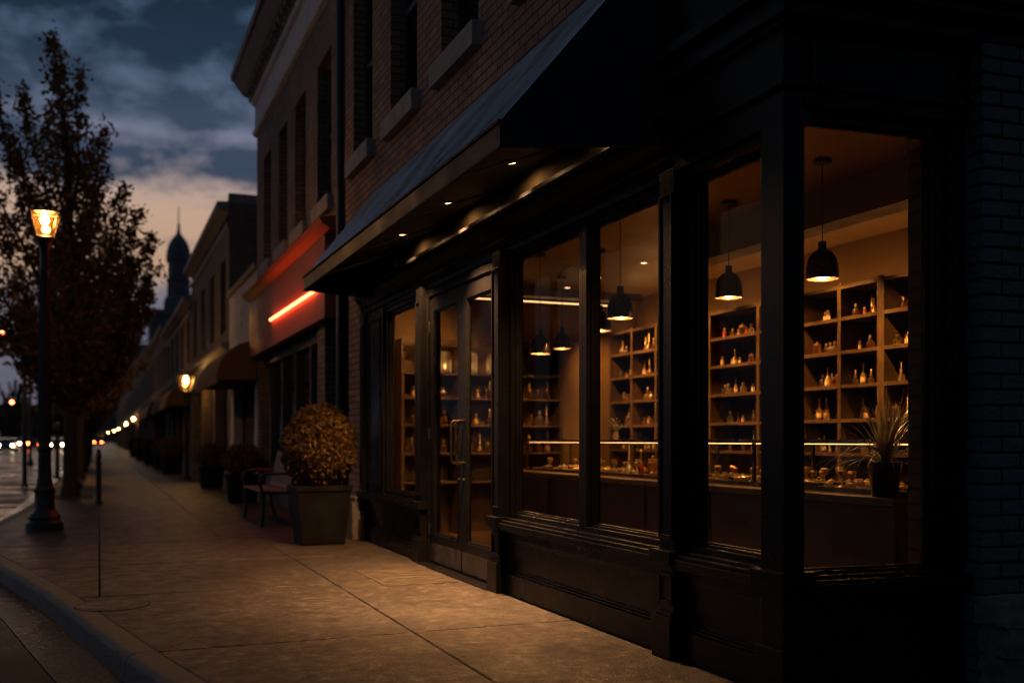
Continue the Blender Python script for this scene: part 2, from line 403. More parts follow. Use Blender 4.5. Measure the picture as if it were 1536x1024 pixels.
# kerb stones with a rounded nose, a joint every 1.5 m
kb = MB()
def kerb_run(y0, y1, n):
    ys = [y0 + (y1 - y0) * i / n for i in range(n + 1)]
    prof = [(.15, -.3), (.15, .0), (.05, .0), (.028, -.006), (.010, -.02), (.002, -.042), (0, -.08), (-.018, -.145), (-.02, -.3)]
    vs = []; k = len(prof)
    for y in ys:
        x = xk(KERB, y); x2 = xk(KERB, y + .2); t = Vector((x2 - x, .2)).normalized()
        for d, z in prof: vs.append((x + t.y * d, y - t.x * d, z))
    fs = [(i * k + j, i * k + (j + 1) % k, (i + 1) * k + (j + 1) % k, (i + 1) * k + j) for i in range(n) for j in range(k)]
    fs += [tuple(range(k)), tuple(n * k + j for j in range(k - 1, -1, -1))]
    kb.add(vs, fs)
y = 1.0
while y < 60:
    kerb_run(y + .004, y + 1.5 - .004, 5); y += 1.5
kerb_run(60, 310, 3)
struct('kerb', kb, M['kerb'], ang=50)
gt = MB(); strip(gt, GOUT, offset_line(KERB, .05), -.3, -.135); struct('gutter', gt, M['gutter'], smooth=False)
rd = MB(); far = [(-13.5, p[1]) for p in GOUT]
strip(rd, far, offset_line(GOUT, -.004), -.3, -.14); struct('road', rd, M['road'], smooth=False)
mk = MB()
for k in range(26):
    yy = 22 + k * 9.0; mk.box(-6.95, -6.83, yy, yy + 3, -.139, -.134)
struct('lane_marking', mk, pm('worn_road_paint', (.42, .38, .26), .5, var=.4, vs=8), smooth=False)
fw = MB(); fw.box(-22, -13.5, 0, 320, -.3, 0); struct('far_pavement', fw, M['concrete'], smooth=False)

# sidewalk slabs with real joints over a dark bed
sw = MB()
def kpts(y0, y1, d):
    ys = [y0] + [p[1] for p in KIN if y0 + .05 < p[1] < y1 - .05] + [y1]
    return [(xk(KIN, yy) + d, yy) for yy in ys]
def slab_poly(poly, bev=.006):
    c = Vector((sum(p[0] for p in poly) / len(poly), sum(p[1] for p in poly) / len(poly)))
    n = len(poly)
    def inset(d):
        r = []
        for i in range(n):
            a, b, q = Vector(poly[i - 1]), Vector(poly[i]), Vector(poly[(i + 1) % n])
            e1 = (b - a).normalized(); e2 = (q - b).normalized()
            n1 = Vector((-e1.y, e1.x)); n2 = Vector((-e2.y, e2.x)); bis = (n1 + n2)
            bis = bis / max(.4, bis.dot(n1)) if bis.length > 1e-6 else n1
            r.append(b + bis * d)
        return r
    o = inset(0); t = inset(bev); vs = [(p.x, p.y, -.06) for p in o] + [(p.x, p.y, -bev) for p in o] + [(p.x, p.y, 0) for p in t]
    fs = [tuple(range(2 * n, 3 * n))]
    for l in (0, n): fs += [(l + i, l + (i + 1) % n, l + n + (i + 1) % n, l + n + i) for i in range(n)]
    sw.add(vs, fs)
G, GX = .010, .005
rows = [-1.0, 1.4, 3.45, 5.5, 7.58, 9.42, 11.45, 13.5, 15.5, 17.5, 19.5, 21.5, 23.5, 25.5, 27.5, 30, 33, 36, 40, 45, 50, 56, 62, 70, 80, 95, 120, 160, 220, 310]
for y0, y1 in zip(rows, rows[1:]):
    xs = [1.66, 3.1] if y1 < 7.6 else ([0.0, 1.66, 3.1] if y1 < 11.5 else [0.0, 1.25, 3.1])
    left = kpts(y0 + G, y1 - G, G)
    if y1 < 4: xs = [1.66, 3.6, 6.2]
    slab_poly(list([(xs[0] - GX, y0 + G), (xs[0] - GX, y1 - G)] + left[::-1]))
    for a, b in zip(xs, xs[1:]):
        slab_poly([(a + GX, y0 + G), (b - GX, y0 + G), (b - GX, y1 - G), (a + GX, y1 - G)])
struct('sidewalk', sw, M['concrete'], smooth=False)
bd = MB(); strip(bd, KIN[1:], [(9.0, p[1]) for p in KIN[1:]], -.3, -.05); struct('sidewalk_bed', bd, M['soil'], smooth=False)

# iron access covers let into the paving
hb = MB(); hb.prism([(1.98, 7.30), (2.56, 7.30), (2.56, 8.22), (1.98, 8.22)], -.02, .004, XY)
for i in range(6): hb.box(2.02, 2.52, 7.36 + i * .14, 7.44 + i * .14, .004, .0055)
tag(hb.build('access_hatch', M['castiron'] and pm('worn_hatch_plate', (.07, .055, .042), .55, metal=.3, var=.4, vs=8, bump=.6, bs=60), smooth=False), 'flat rectangular access hatch set in the paving before the double doors', 'hatch')
uc = MB(); px, py = .08, 7.15
uc.lathe([(.225, -.02), (.225, .002), (.215, .0045), (.001, .0045)], 40, (px, py, 0)); uc.lathe([(.236, -.02), (.236, .0022), (.225, .0022), (.225, -.02)], 40, (px, py, 0), m=1)
tag(uc.build('utility_cover', [M['concrete'], M['soil']], None), 'round concrete utility cover with a dark rim in the paving beside the kerb', 'cover')
pit = MB(); pit.prism([(-.90, 20.1), (-.12, 20.1), (-.12, 21.6), (-.90, 21.6)], -.02, .012, XY); struct('tree_pit', pit, M['soil'], smooth=False)

# ================================================================= CORNER SHOP BUILDING
shop = thing('corner_shop', 'brick corner shop with black panelled shopfront, long slate awning and lit display windows', 'shop', (2.65, 3.44, 0))
C0 = Vector((2.65, 3.44, 0)); SD = Vector((.9965, -.084, 0)).normalized(); SN = Vector((-SD.y, SD.x, 0))   # side street facade: direction and inward normal
SF = Matrix.Translation(C0) @ Matrix(((SD.x, SN.x, 0, 0), (SD.y, SN.y, 0, 0), (0, 0, 1, 0), (0, 0, 0, 1)))
def sbox(mb, u0, u1, d0, d1, z0, z1, m=0): return mb.box(u0, u1, d0, d1, z0, z1, m, SF)

# --- upper brick wall with window openings
def facade(mb, y0, y1, z0, z1, x, ops, depth=.22, m=0):
    ys = sorted({y0, y1, *[o[0] for o in ops], *[o[1] for o in ops]}); zs = sorted({z0, z1, *[o[2] for o in ops], *[o[3] for o in ops]})
    for a, b in zip(ys, ys[1:]):
        for c, d in zip(zs, zs[1:]):
            if any(o[0] <= (a + b) / 2 <= o[1] and o[2] <= (c + d) / 2 <= o[3] for o in ops): continue
            mb.add([(x, a, c), (x, b, c), (x, b, d), (x, a, d)], [(0, 1, 2, 3)], m)
    for a, b, c, d in ops:
        e = x + depth
        mb.add([(x, a, c), (x, b, c), (x, b, d), (x, a, d), (e, a, c), (e, b, c), (e, b, d), (e, a, d)], [(0, 1, 5, 4), (1, 2, 6, 5), (2, 3, 7, 6), (3, 0, 4, 7)], m)
def shell(mb, y0, y1, z0, z1, x, x2, m=0):
    mb.add([(x, y0, z0), (x2, y0, z0), (x2, y0, z1), (x, y0, z1)], [(0, 1, 2, 3)], m)
    mb.add([(x, y1, z0), (x2, y1, z0), (x2, y1, z1), (x, y1, z1)], [(0, 1, 2, 3)], m)
    mb.add([(x2, y0, z0), (x2, y1, z0), (x2, y1, z1), (x2, y0, z1)], [(0, 1, 2, 3)], m)
    mb.add([(x, y0, z1), (x2, y0, z1), (x2, y1, z1), (x, y1, z1)], [(0, 1, 2, 3)], m)
def sash(root, x, a, b, c, d, fm, rail=True, t=.05, sill=None, sm=None, single=False):
    """sash window at depth plane x, opening y a..b, z c..d"""
    f = MB(); w = t
    f.box(x - .05, x + .03, a, a + w, c, d); f.box(x - .05, x + .03, b - w, b, c, d)
    f.box(x - .05, x + .03, a + w, b - w, c, c + w); f.box(x - .05, x + .03, a + w, b - w, d - w, d)
    zm = (c + d) / 2
    if rail: f.box(x - .06, x + .02, a + w, b - w, zm - .03, zm + .03)
    fr = f.build('window', fm, root, bevel=.006)
    p = MB(); p.box(x - .012, x - .004, a + w, b - w, c + w, d - w); p.build('pane', M['darkwin'], fr)
    if sill:
        s_ = MB(); s_.box(x - .275, x, a - .09, b + .09, c - .20, c - .01); s_.build('sill', sm, fr, bevel=.008)
    return fr
w = MB(); ops = [(7.10, 7.98, 4.25, 6.3), (8.68, 9.56, 4.25, 6.3), (10.28, 11.12, 4.25, 6.3), (5.3, 6.2, 4.25, 6.3), (3.75, 4.6, 4.25, 6.3)]
facade(w, 3.44, 11.65, 2.92, 9.5, 2.65, ops); shell(w, 3.44, 11.65, 2.92, 9.5, 2.65, 9.5)
w.box(2.65, 2.95, 10.79, 11.65, 0, 2.92)
w.box(2.65, 9.5, 11.36, 11.65, 0, 2.915)
w.build('wall', M['brick_main'], shop, smooth=False)
for a, b, c, d in ops: sash(shop, 2.84, a, b, c, d, M['winframe'], sill=True, sm=M['sill'])
tr = MB(); tr.box(2.55, 2.66, 10.78, 11.65, 0, .42); tr.box(2.58, 2.66, 10.78, 11.66, .42, .47); tr.build('plinth', M['stone'], shop, bevel=.012)
dp = MB(); dp.tube([(2.60, 11.60, .1), (2.60, 11.60, 9.3)], .045, 10); dp.build('drainpipe', M['castiron'], shop)

# --- shopfront joinery
jo = MB()
def pilaster(y0, y1, x=2.65, mb=jo, top=2.46):
    mb.box(x, x + .16, y0, y1, .05, top)
    mb.box(x - .035, x + .1, y0 - .02, y1 + .02, 0, .215); mb.box(x - .022, x + .1, y0 - .012, y1 + .012, .215, .235)
    mb.box(x - .045, x + .1, y0 - .03, y1 + .03, .475, .545); mb.box(x - .02, x + .1, y0 - .012, y1 + .012, .455, .475)
    for z0, z1 in ((.60, 2.34), (.27, .425)):            # raised border of the shaft panel
        mb.box(x - .011, x + .02, y0 + .004, y0 + .022, z0, z1); mb.box(x - .011, x + .02, y1 - .022, y1 - .004, z0, z1)
        mb.box(x - .011, x + .02, y0 + .022, y1 - .022, z0, z0 + .02); mb.box(x - .011, x + .02, y0 + .022, y1 - .022, z1 - .02, z1)
pl = MB()
for a, b in ((4.31, 4.45), (6.66, 6.81), (8.56, 8.72), (10.66, 10.785)):
    pl = MB(); pilaster(a, b, mb=pl); pl.build('pilaster', M['paint'], shop, bevel=.004)
cp = MB(); cp.box(2.65, 2.757, 3.44, 3.60, .05, 2.60); cp.box(2.63, 2.775, 3.42, 3.62, 0, .22); cp.box(2.612, 2.79, 3.40, 3.63, .475, .545); cp.box(2.63, 2.775, 3.42, 3.615, .455, .475)
cp.build('corner_post', M['paint'], shop, bevel=.005)

def riser(y0, y1, name='stall_riser'):
    r = MB(); x = 2.70
    r.box(x + .015, x + .12, y0, y1, 0, .47)                     # field
    r.box(x - .02, x + .05, y0, y1, 0, .15); r.box(x - .008, x + .05, y0, y1, .15, .165)
    r.box(x, x + .05, y0, y1, .39, .47); r.box(x, x + .05, y0, y0 + .07, .165, .39); r.box(x, x + .05, y1 - .07, y1, .165, .39)
    for q, t in ((.0, .014), (.014, .010)):                      # stepped moulding round the panel
        xx = x + .004 + q * .5
        r.box(xx, x + .05, y0 + .07 + q, y1 - .07 - q, .165 + q, .165 + q + t); r.box(xx, x + .05, y0 + .07 + q, y1 - .07 - q, .39 - q - t, .39 - q)
        r.box(xx, x + .05, y0 + .07 + q, y0 + .07 + q + t, .165 + q + t, .39 - q - t); r.box(xx, x + .05, y1 - .07 - q - t, y1 - .07 - q, .165 + q + t, .39 - q - t)
    # sill: three stepped strips
    r.box(x - .075, x + .1, y0, y1, .47, .505); r.box(x - .055, x + .1, y0, y1, .505, .525); r.box(x - .02, x + .1, y0, y1, .525, .542); r.box(x - .05, x + .05, y0, y1, .452, .468)
    return r.build(name, M['paint'], shop, bevel=.003)
riser(3.60, 4.31); riser(4.45, 6.66); riser(8.72, 10.66)

def shopwin(y0, y1, z0=.542, z1=2.46, x=2.72, fw=.05):
    f = MB()
    for k, (dx, ww) in enumerate(((0, fw), (.028, fw + .022), (.05, fw + .036))):
        f.box(x + dx, x + dx + .028, y0, y0 + ww, z0, z1); f.box(x + dx, x + dx + .028, y1 - ww, y1, z0, z1)
        f.box(x + dx, x + dx + .028, y0 + ww, y1 - ww, z0, z0 + ww * .62); f.box(x + dx, x + dx + .028, y0 + ww, y1 - ww, z1 - ww, z1)
    fr = f.build('window', M['paint'], shop, bevel=.003)
    p = MB(); p.box(x + .062, x + .068, y0 + fw + .02, y1 - fw - .02, z0 + .04, z1 - .06); p.build('pane', M['glass'], fr)
    return fr
shopwin(3.60, 4.31); shopwin(4.45, 5.47); shopwin(5.47, 6.66); shopwin(8.78, 10.02, fw=.06)
# narrow blind panel left of the far window
np_ = MB(); np_.box(2.69, 2.80, 10.02, 10.66, .542, 2.46)
for (a, b, c, d) in ((10.10, 10.13, .62, 2.38), (10.55, 10.58, .62, 2.38)): np_.box(2.675, 2.70, a, b, c, d)
np_.box(2.675, 2.70, 10.13, 10.55, .62, .65); np_.box(2.675, 2.70, 10.13, 10.55, 2.35, 2.38)
np_.build('side_panel', M['paint'], shop, bevel=.004)

# header mouldings under the awning, running the length of the front
def header(y0, y1):
    h = MB()
    prof = [(2.83, 2.44), (2.70, 2.44), (2.695, 2.47), (2.675, 2.475), (2.67, 2.52), (2.645, 2.53), (2.64, 2.56), (2.62, 2.585), (2.60, 2.60), (2.575, 2.635), (2.57, 2.665), (2.545, 2.675), (2.545, 2.70), (2.63, 2.70), (2.83, 2.70)]
    h.prism(prof, y0, y1, YZ); return h
hd = header(4.31, 10.80)
hd.build('header_moulding', M['paint'], shop, ang=20)
cl = header(4.16, 4.29); cl.box(2.56, 2.80, 4.18, 4.285, 2.38, 2.44)
fa = MB(); fa.box(2.62, 2.85, 4.35, 8.95, 2.70, 2.91); fa.build('fascia', M['fascia'], shop)
fb = MB(); fb.box(2.50, 2.85, 8.95, 10.80, 2.70, 2.91); fb.build('fascia', M['paint'], shop)
# corner fascia and wrapped cornice
cf = MB()
cf.box(2.64, 2.80, 3.43, 4.30, 2.60, 2.90); cf.box(2.615, 2.80, 3.405, 4.31, 2.575, 2.60)
cf.box(2.655, 2.80, 3.45, 4.31, 2.44, 2.575); cf.box(2.69, 2.80, 3.60, 4.31, 2.40, 2.44)
sbox(cf, .13, 1.9, -.012, .10, 2.60, 2.90); sbox(cf, .16, 1.9, -.035, .1, 2.575, 2.60); sbox(cf, .1, 1.9, -.002, .1, 2.515, 2.575)
cf.box(2.60, 2.64, 3.50, 4.31, 2.99, 3.75); sbox(cf, .0, 2.0, -.05, -.004, 3.3, 3.75)
cf.build('corner_fascia', M['paint'], shop, bevel=.004)
cn = MB()
cn.box(2.60, 3.2, 3.36, 4.28, 2.82, 2.84); cn.box(2.56, 3.2, 3.32, 4.28, 2.84, 2.93); cn.box(2.50, 3.2, 3.25, 4.28, 2.93, 2.98)
sbox(cn, .02, 2.2, -.06, .1, 2.818, 2.845); sbox(cn, .02, 2.2, -.10, .1, 2.845, 2.92); sbox(cn, .02, 2.2, -.18, .1, 2.92, 2.965); sbox(cn, .02, 2.2, -.21, .1, 2.965, 3.08); sbox(cn, .02, 2.2, -.30, .1, 3.08, 3.3)
cn.build('cornice', M['paint'], shop, bevel=.004)

# side street window
sd = MB()
sbox(sd, .107, .93, .04, .16, 0, .447); sbox(sd, .107, .93, .0, .06, 0, .15); sbox(sd, .107, .93, .018, .06, .39, .447); sbox(sd, .107, .17, .018, .06, .15, .39); sbox(sd, .80, .93, .018, .06, .15, .39)
sbox(sd, .17, .80, .026, .06, .15, .165); sbox(sd, .17, .80, .026, .06, .375, .39); sbox(sd, .17, .185, .026, .06, .165, .375); sbox(sd, .785, .80, .026, .06, .165, .375)
sbox(sd, .11, .95, -.04, .14, .447, .49); sbox(sd, .11, .94, -.02, .14, .49, .504); sbox(sd, .11, .93, .02, .14, .504, .52)
sd.build('stall_riser', M['paint'], shop, bevel=.003)
sj = MB(); sbox(sj, .855, .94, .015, .10, .52, 2.515); sbox(sj, .82, .855, .045, .10, .52, 2.515); sbox(sj, .875, .915, .0, .03, .54, 2.50)
sj.build('jamb', M['paint'], shop, bevel=.004)
sf_ = MB()
for k, (dd, ww) in enumerate(((.06, .02), (.085, .034))):
    sbox(sf_, .107, .107 + ww, dd, dd + .025, .52, 2.515); sbox(sf_, .82 - ww, .82, dd, dd + .025, .52, 2.515)
    sbox(sf_, .107 + ww, .82 - ww, dd, dd + .025, .52, .52 + ww * .7); sbox(sf_, .107 + ww, .82 - ww, dd, dd + .025, 2.49 - ww, 2.515)
sfo = sf_.build('window', M['paint'], shop, bevel=.003)
sp_ = MB(); sbox(sp_, .115, .815, .092, .098, .53, 2.51); sp_.build('pane', M['glass'], sfo)

# double doors
def door(y0, y1, hand):
    x = 2.72; z0, z1 = .012, 2.36; st = .105
    d = MB(); d.box(x, x + .045, y0, y0 + st, z0, z1); d.box(x, x + .045, y1 - st, y1, z0, z1)
    d.box(x, x + .045, y0 + st, y1 - st, z0, .27); d.box(x, x + .045, y0 + st, y1 - st, z1 - .13, z1)
    for a, b, c, e in ((y0 + st, y0 + st + .014, .27, z1 - .13), (y1 - st - .014, y1 - st, .27, z1 - .13), (y0 + st + .014, y1 - st - .014, .27, .286), (y0 + st + .014, y1 - st - .014, z1 - .146, z1 - .13)):
        d.box(x + .010, x + .036, a, b, c, e)
    o = d.build('door', M['paint'], shop, bevel=.004)
    p = MB(); p.box(x + .02, x + .026, y0 + st, y1 - st, .27, z1 - .13); p.build('pane', M['glass'], o)
    k = MB(); k.box(x - .003, x, y0 + .012, y1 - .012, .03, .19); k.build('kick_plate', M['steel'], o, bevel=.001)
    yh = y0 + .055 if hand > 0 else y1 - .055
    h = MB(); h.tube([(x, yh, 1.25), (x - .05, yh, 1.25), (x - .068, yh, 1.235), (x - .07, yh, 1.2), (x - .07, yh, .96), (x - .068, yh, .925), (x - .05, yh, .91), (x, yh, .91)], .012, 10)
    h.lathe([(.02, -.006), (.02, .006)], 12, (x - .004, yh, 1.25)); h.lathe([(.02, -.006), (.02, .006)], 12, (x - .004, yh, .91))
    h.build('handle', M['handle'], o)
    for zz in (.30, 1.15, 2.1):
        q = MB(); yq = y1 - .004 if hand > 0 else y0 + .004
        q.tube([(x - .008, yq, zz - .05), (x - .008, yq, zz + .05)], .008, 8); q.build('hinge', M['steel'], o)
    lk = MB(); lk.lathe([(.014, -.008), (.014, .008)], 12, (x, yh, .78)); lk.build('lock', M['brass'], o)
    return o
door(6.86, 7.665, -1); door(7.672, 8.51, 1)
df = MB(); df.box(2.70, 2.82, 6.81, 6.855, 0, 2.44); df.box(2.70, 2.82, 8.515, 8.56, 0, 2.44); df.box(2.705, 2.82, 6.855, 8.515, 2.365, 2.44)
df.box(2.60, 2.86, 6.81, 8.56, 0, .010); df.build('door_frame', M['paint'], shop, bevel=.004)

# --- awning
aw = MB(); xo, xw = 1.86, 2.65
A = (xo, 4.67, 2.70); B = (xw, 4.315, 3.68); Cc = (xw, 10.2, 3.68); D = (xo, 9.9, 2.70)
aw.slab([A, D, Cc, B], .012, 1)
vz = 2.565
aw.slab([(xo, 4.67, 2.70), (xo, 4.67, vz), (xo, 9.9, vz), (xo, 9.9, 2.70)], .012)
aw.slab([A, B, (xw, 4.315, vz), (xo, 4.67, vz)], .012)
aw.slab([D, (xo, 9.9, vz), (xw, 10.2, vz), Cc], .012)
awo = aw.build('awning', [M['valance'], M['awning']], shop, smooth=False)
tr_ = MB()
tr_.tube([(xo - .006, 4.66, 2.70), (xo - .006, 9.91, 2.70)], .010, 8); tr_.tube([(xo - .002, 4.66, vz + .006), (xo - .002, 9.91, vz + .006)], .008, 8)
tr_.build('edge_trim', M['valance'], awo)
so = MB(); so.prism([(2.045, 4.62), (2.62, 4.36), (2.62, 10.10), (2.045, 9.97)], 2.885, 2.895, XY); so.build('soffit', M['awning_under'], awo, smooth=False)
for yy in (5.35, 6.55, 7.75, 8.95):
    fr_ = MB(); fr_.box(1.885, 1.905, yy - .015, yy + .015, 2.58, 2.70); fr_.tube([(1.90, yy, 2.59), (2.60, yy, 2.86)], .009, 6)
    fr_.build('awning_strut', M['awning_under'], awo)
DL = [(4.78, 220), (5.95, 460), (7.15, 1500), (8.40, 520), (9.45, 0)]
for yy, e in DL:
    dn = MB(); dn.lathe([(.052, 2.888), (.052, 2.876), (.040, 2.874), (.038, 2.882), (.001, 2.882)], 20, (2.44, yy, 0)); o = dn.build('downlight', M['metal'], awo)
    ln = MB(); ln.lathe([(.001, 2.8805), (.036, 2.8805), (.036, 2.877), (.001, 2.877)], 16, (2.44, yy, 0)); ln.build('lens', M['downlight'] if e else M['unlit'], awo)
    if e:
        lamp('downlight_lamp', 'SPOT', (2.44, yy, 2.868), e, (1, .50, .20), shop, .02, (R(20 if yy > 8 else 0), R(-3), 0), 84, 1.0)
        lamp('downlight_spill', 'SPOT', (2.44, yy, 2.864), 9, (1, .55, .22), shop, .015, (0, 0, 0), 172, .8)

# --- shop interior: floor, ceiling, walls, beams
ZC = 2.90
fl = MB(); fl.box(2.75, 6.6, 3.56, 11.35, -.02, .012); fl.build('shop_floor', M['wood_floor'], shop, smooth=False)
ce = MB(); ce.box(2.80, 6.6, 3.5, 11.3, ZC, ZC + .015); ce.build('shop_ceiling', M['ceiling'], shop, smooth=False)
iw = MB()
iw.box(6.34, 6.44, 3.2, 11.2, 0, ZC - .002); iw.box(2.81, 6.34, 11.2, 11.3, 0, ZC - .002)
sbox(iw, .96, 3.8, .12, .2, 0, ZC - .004)
iw.box(2.83, 2.86, 3.62, 11.19, 2.47, ZC - .003)
iw.build('inside_wall', M['plaster'], shop, smooth=False)
ib = MB(); sbox(ib, .885, 1.2, .205, .32, 0.02, 2.88); sbox(ib, .885, .955, .102, .205, .02, 2.88); ib.build('inside_pier', M['brick_in'], shop, smooth=False)
bm_ = MB(); bm_.box(4.76, 4.98, 3.62, 8.0, 2.63, ZC - .002); bm_.build('ceiling_beam', M['wood_black'], shop, bevel=.004)
bm_ = MB(); bm_.box(2.86, 6.2, 10.85, 11.05, 2.80, ZC - .004); bm_.build('ceiling_beam', M['wood_black'], shop, bevel=.004)
ls = MB(); ls.box(2.9, 5.9, 11.05, 11.06, 2.756, 2.768); ls.build('cove_light', M['cove'], shop)
lt = MB(); lt.box(2.9, 5.9, 11.06, 11.20, 2.75, 2.775); lt.build('cove_ledge', M['wood_black'], shop)

for a, b in ((3.7, 6.6), (6.7, 10.4)):  # added: unseen strips on ledges inside the window heads, brightening the ceiling
    q = MB(); q.box(2.865, 2.93, a, b, 2.56, 2.575); o = q.build('added_uplight_ledge', M['wood_black'], shop)
    q = MB(); q.box(2.875, 2.885, a + .05, b - .05, 2.578, 2.586); q.build('added_uplight', M['led'], o)
q = MB(); sbox(q, .16, 3.4, .205, .26, 2.585, 2.60); o = q.build('added_uplight_ledge', M['wood_black'], shop)  # another added ledge and unseen strip, over the side window
q = MB(); sbox(q, .2, 3.3, .215, .225, 2.603, 2.611); q.build('added_uplight', M['led'], o)
q = MB(); q.lathe([(.05, ZC + .004), (.05, ZC - .006), (.038, ZC - .008), (.036, ZC + .0), (.001, ZC + .0)], 18, (3.3, 9.3, 0)); o = q.build('added_ceiling_spot', M['handle'], shop)  # added spot, brightens the end wall behind the left window
q = MB(); q.lathe([(.001, ZC - .001), (.034, ZC - .001), (.034, ZC - .004), (.001, ZC - .004)], 14, (3.3, 9.3, 0)); q.build('lens', M['added_spotlens'], o)
lamp('added_spot_lamp', 'SPOT', (3.3, 9.3, ZC - .02), 270, (1, .45, .115), shop, .02, (R(48), 0, 0), 80, .8)
for k, yy in enumerate((4.9, 5.9, 6.9, 7.9, 8.9, 9.9, 10.7)):  # added row of spots, put in to light the shelves and bottles
    q = MB(); q.lathe([(.05, ZC + .004), (.05, ZC - .006), (.038, ZC - .008), (.036, ZC + .0), (.001, ZC + .0)], 18, (5.12, yy, 0)); o = q.build('added_ceiling_spot', M['handle'], shop)
    q = MB(); q.lathe([(.001, ZC - .001), (.034, ZC - .001), (.034, ZC - .004), (.001, ZC - .004)], 14, (5.12, yy, 0)); q.build('lens', M['added_spotlens'], o)
    lamp('added_spot_lamp', 'SPOT', (5.12, yy, ZC - .02), 270, (1, .45, .115), shop, .02, (0, R(-35), 0), 74, .7)

# ================================================================= things inside the shop
# wall shelving with open pigeonholes
SX0, SX1 = 5.95, 6.335
VY = [5.45, 5.95, 6.45, 6.95, 7.47, 8.11, 8.95, 9.5, 10.05, 10.62, 11.17]
SZ = [.12, .40, .69, .985, 1.275, 1.57, 1.865, 2.155, 2.43]
sh = thing('wall_shelving', 'tall dark wooden pigeonhole shelving filling the back wall behind the counter', 'shelving', (6.2, 8.3, .012))
b_ = MB(); b_.box(SX1 - .02, SX1, VY[0], VY[-1], .03, 2.43); b_.build('back_panel', M['wood_dark'], sh)
for i, yv in enumerate(VY):
    b_ = MB(); tw = .016 if i != 2 else .034
    b_.box(SX0, SX1 - .02, yv - tw, yv + tw, .013, 2.43); b_.box(SX0 - .014, SX0, yv - tw - .006, yv + tw + .006, .013, 2.45); b_.build('upright', M['wood_dark'], sh, bevel=.002)
for j, zz in enumerate(SZ):
    b_ = MB()
    for a, c in zip(VY, VY[1:]):
        b_.box(SX0 + .002, SX1 - .02, a + .017, c - .017, zz - .022, zz); b_.box(SX0 - .012, SX0 + .002, a + .024, c - .024, zz - .028, zz + .003)
    b_.build('shelf', M['wood_dark'], sh, bevel=.002)
tl = MB(); tl.box(6.12, 6.15, 5.5, 11.1, 2.436, 2.446); tl.build('shelf_light', M['led'], sh)
# end wall display shelves
es = thing('end_shelves', 'dark shelves on the far end wall with a lit top shelf of jars', 'shelving', (4.1, 11.1, .012))
b_ = MB()
for xx in (3.15, 3.82, 4.48, 5.12): b_.box(xx - .018, xx + .018, 10.86, 11.17, .012, 2.24)
b_.build('upright', M['wood_dark'], es, bevel=.002)
b_ = MB(); b_.box(3.15, 5.12, 11.17, 11.195, .012, 2.24); b_.build('back_panel', M['wood_dark'], es)
EZ = [.62, .95, 1.27, 1.58, 1.86, 2.24]
for zz in EZ:
    b_ = MB(); b_.box(3.13, 5.14, 10.85, 11.17, zz - .022, zz); b_.build('shelf', M['wood_dark'], es, bevel=.002)
b_ = MB(); b_.box(3.13, 5.14, 10.842, 10.85, 2.165, 2.242); b_.build('shelf_lip', M['wood_dark'], es)
b_ = MB(); b_.box(3.2, 4.45, 10.853, 10.863, 2.20, 2.21); b_.build('shelf_light', M['led'], es)
# counter
ct = thing('shop_counter', 'long blackened oak counter running along the shop behind the windows', 'counter', (4.3, 6.8, .012))
b_ = MB(); b_.box(3.92, 4.60, 4.14, 9.5, .08, .745); b_.box(3.98, 4.56, 4.2, 9.44, .013, .08)
for yy in [4.14 + .893 * i for i in range(7)]: b_.box(3.908, 3.93, yy - .03 + (.03 if yy < 4.2 else 0), yy + .03 - (.03 if yy > 9.4 else 0), .10, .745)
b_.box(3.908, 3.93, 4.17, 9.47, .10, .17); b_.build('body', M['wood_black'], ct, bevel=.003)
b_ = MB(); b_.box(3.86, 4.66, 4.10, 9.55, .745, .787); b_.build('counter_top', M['wood_dark'], ct, bevel=.004)
# glass display case
CX0, CX1, CY0, CY1, CZ0, CZ1 = 4.07, 4.56, 4.16, 9.45, .788, 1.10
dc = thing('display_case', 'long low glass display case with a lit top rail standing on the counter', 'display case', (4.3, 6.8, .788))
b_ = MB()
posts = [CY0, 4.44, 5.6, 6.75, 8.1, CY1]
for yy in posts:
    for xx in (CX0, CX1): b_.box(xx - .010, xx + .010, yy - .010, yy + .010, CZ0, CZ1 - .02)
for xx in (CX0, CX1):
    b_.box(xx - .012, xx + .012, CY0 - .01, CY1 + .01, CZ1 - .020, CZ1); b_.box(xx - .012, xx + .012, CY0 - .01, CY1 + .01, CZ0, CZ0 + .028)
for yy in (CY0, CY1):
    b_.box(CX0 + .012, CX1 - .012, yy - .012, yy + .012, CZ1 - .020, CZ1); b_.box(CX0 + .012, CX1 - .012, yy - .012, yy + .012, CZ0, CZ0 + .028)
b_.build('case_frame', M['handle'], dc, bevel=.002)
b_ = MB(); b_.box(CX0 + .012, CX1 - .012, CY0 + .012, CY1 - .012, CZ0 + .001, CZ0 + .026); b_.build('case_floor', M['wood_dark'], dc)
for (xx) in (CX0, CX1):
    b_ = MB(); b_.box(xx - .003, xx + .003, CY0 + .01, CY1 - .01, CZ0 + .03, CZ1 - .022); b_.build('pane', M['caseglass'], dc)
b_ = MB(); b_.box(CX0 + .014, CX1 - .014, CY0 + .014, CY1 - .014, CZ1 - .010, CZ1 - .004); b_.build('top_pane', M['caseglass'], dc)
b_ = MB(); b_.box(CX0 + .013, CX0 + .020, CY0 + .02, CY1 - .02, CZ1 - .030, CZ1 - .024); b_.build('led_strip', M['led_case'], dc)

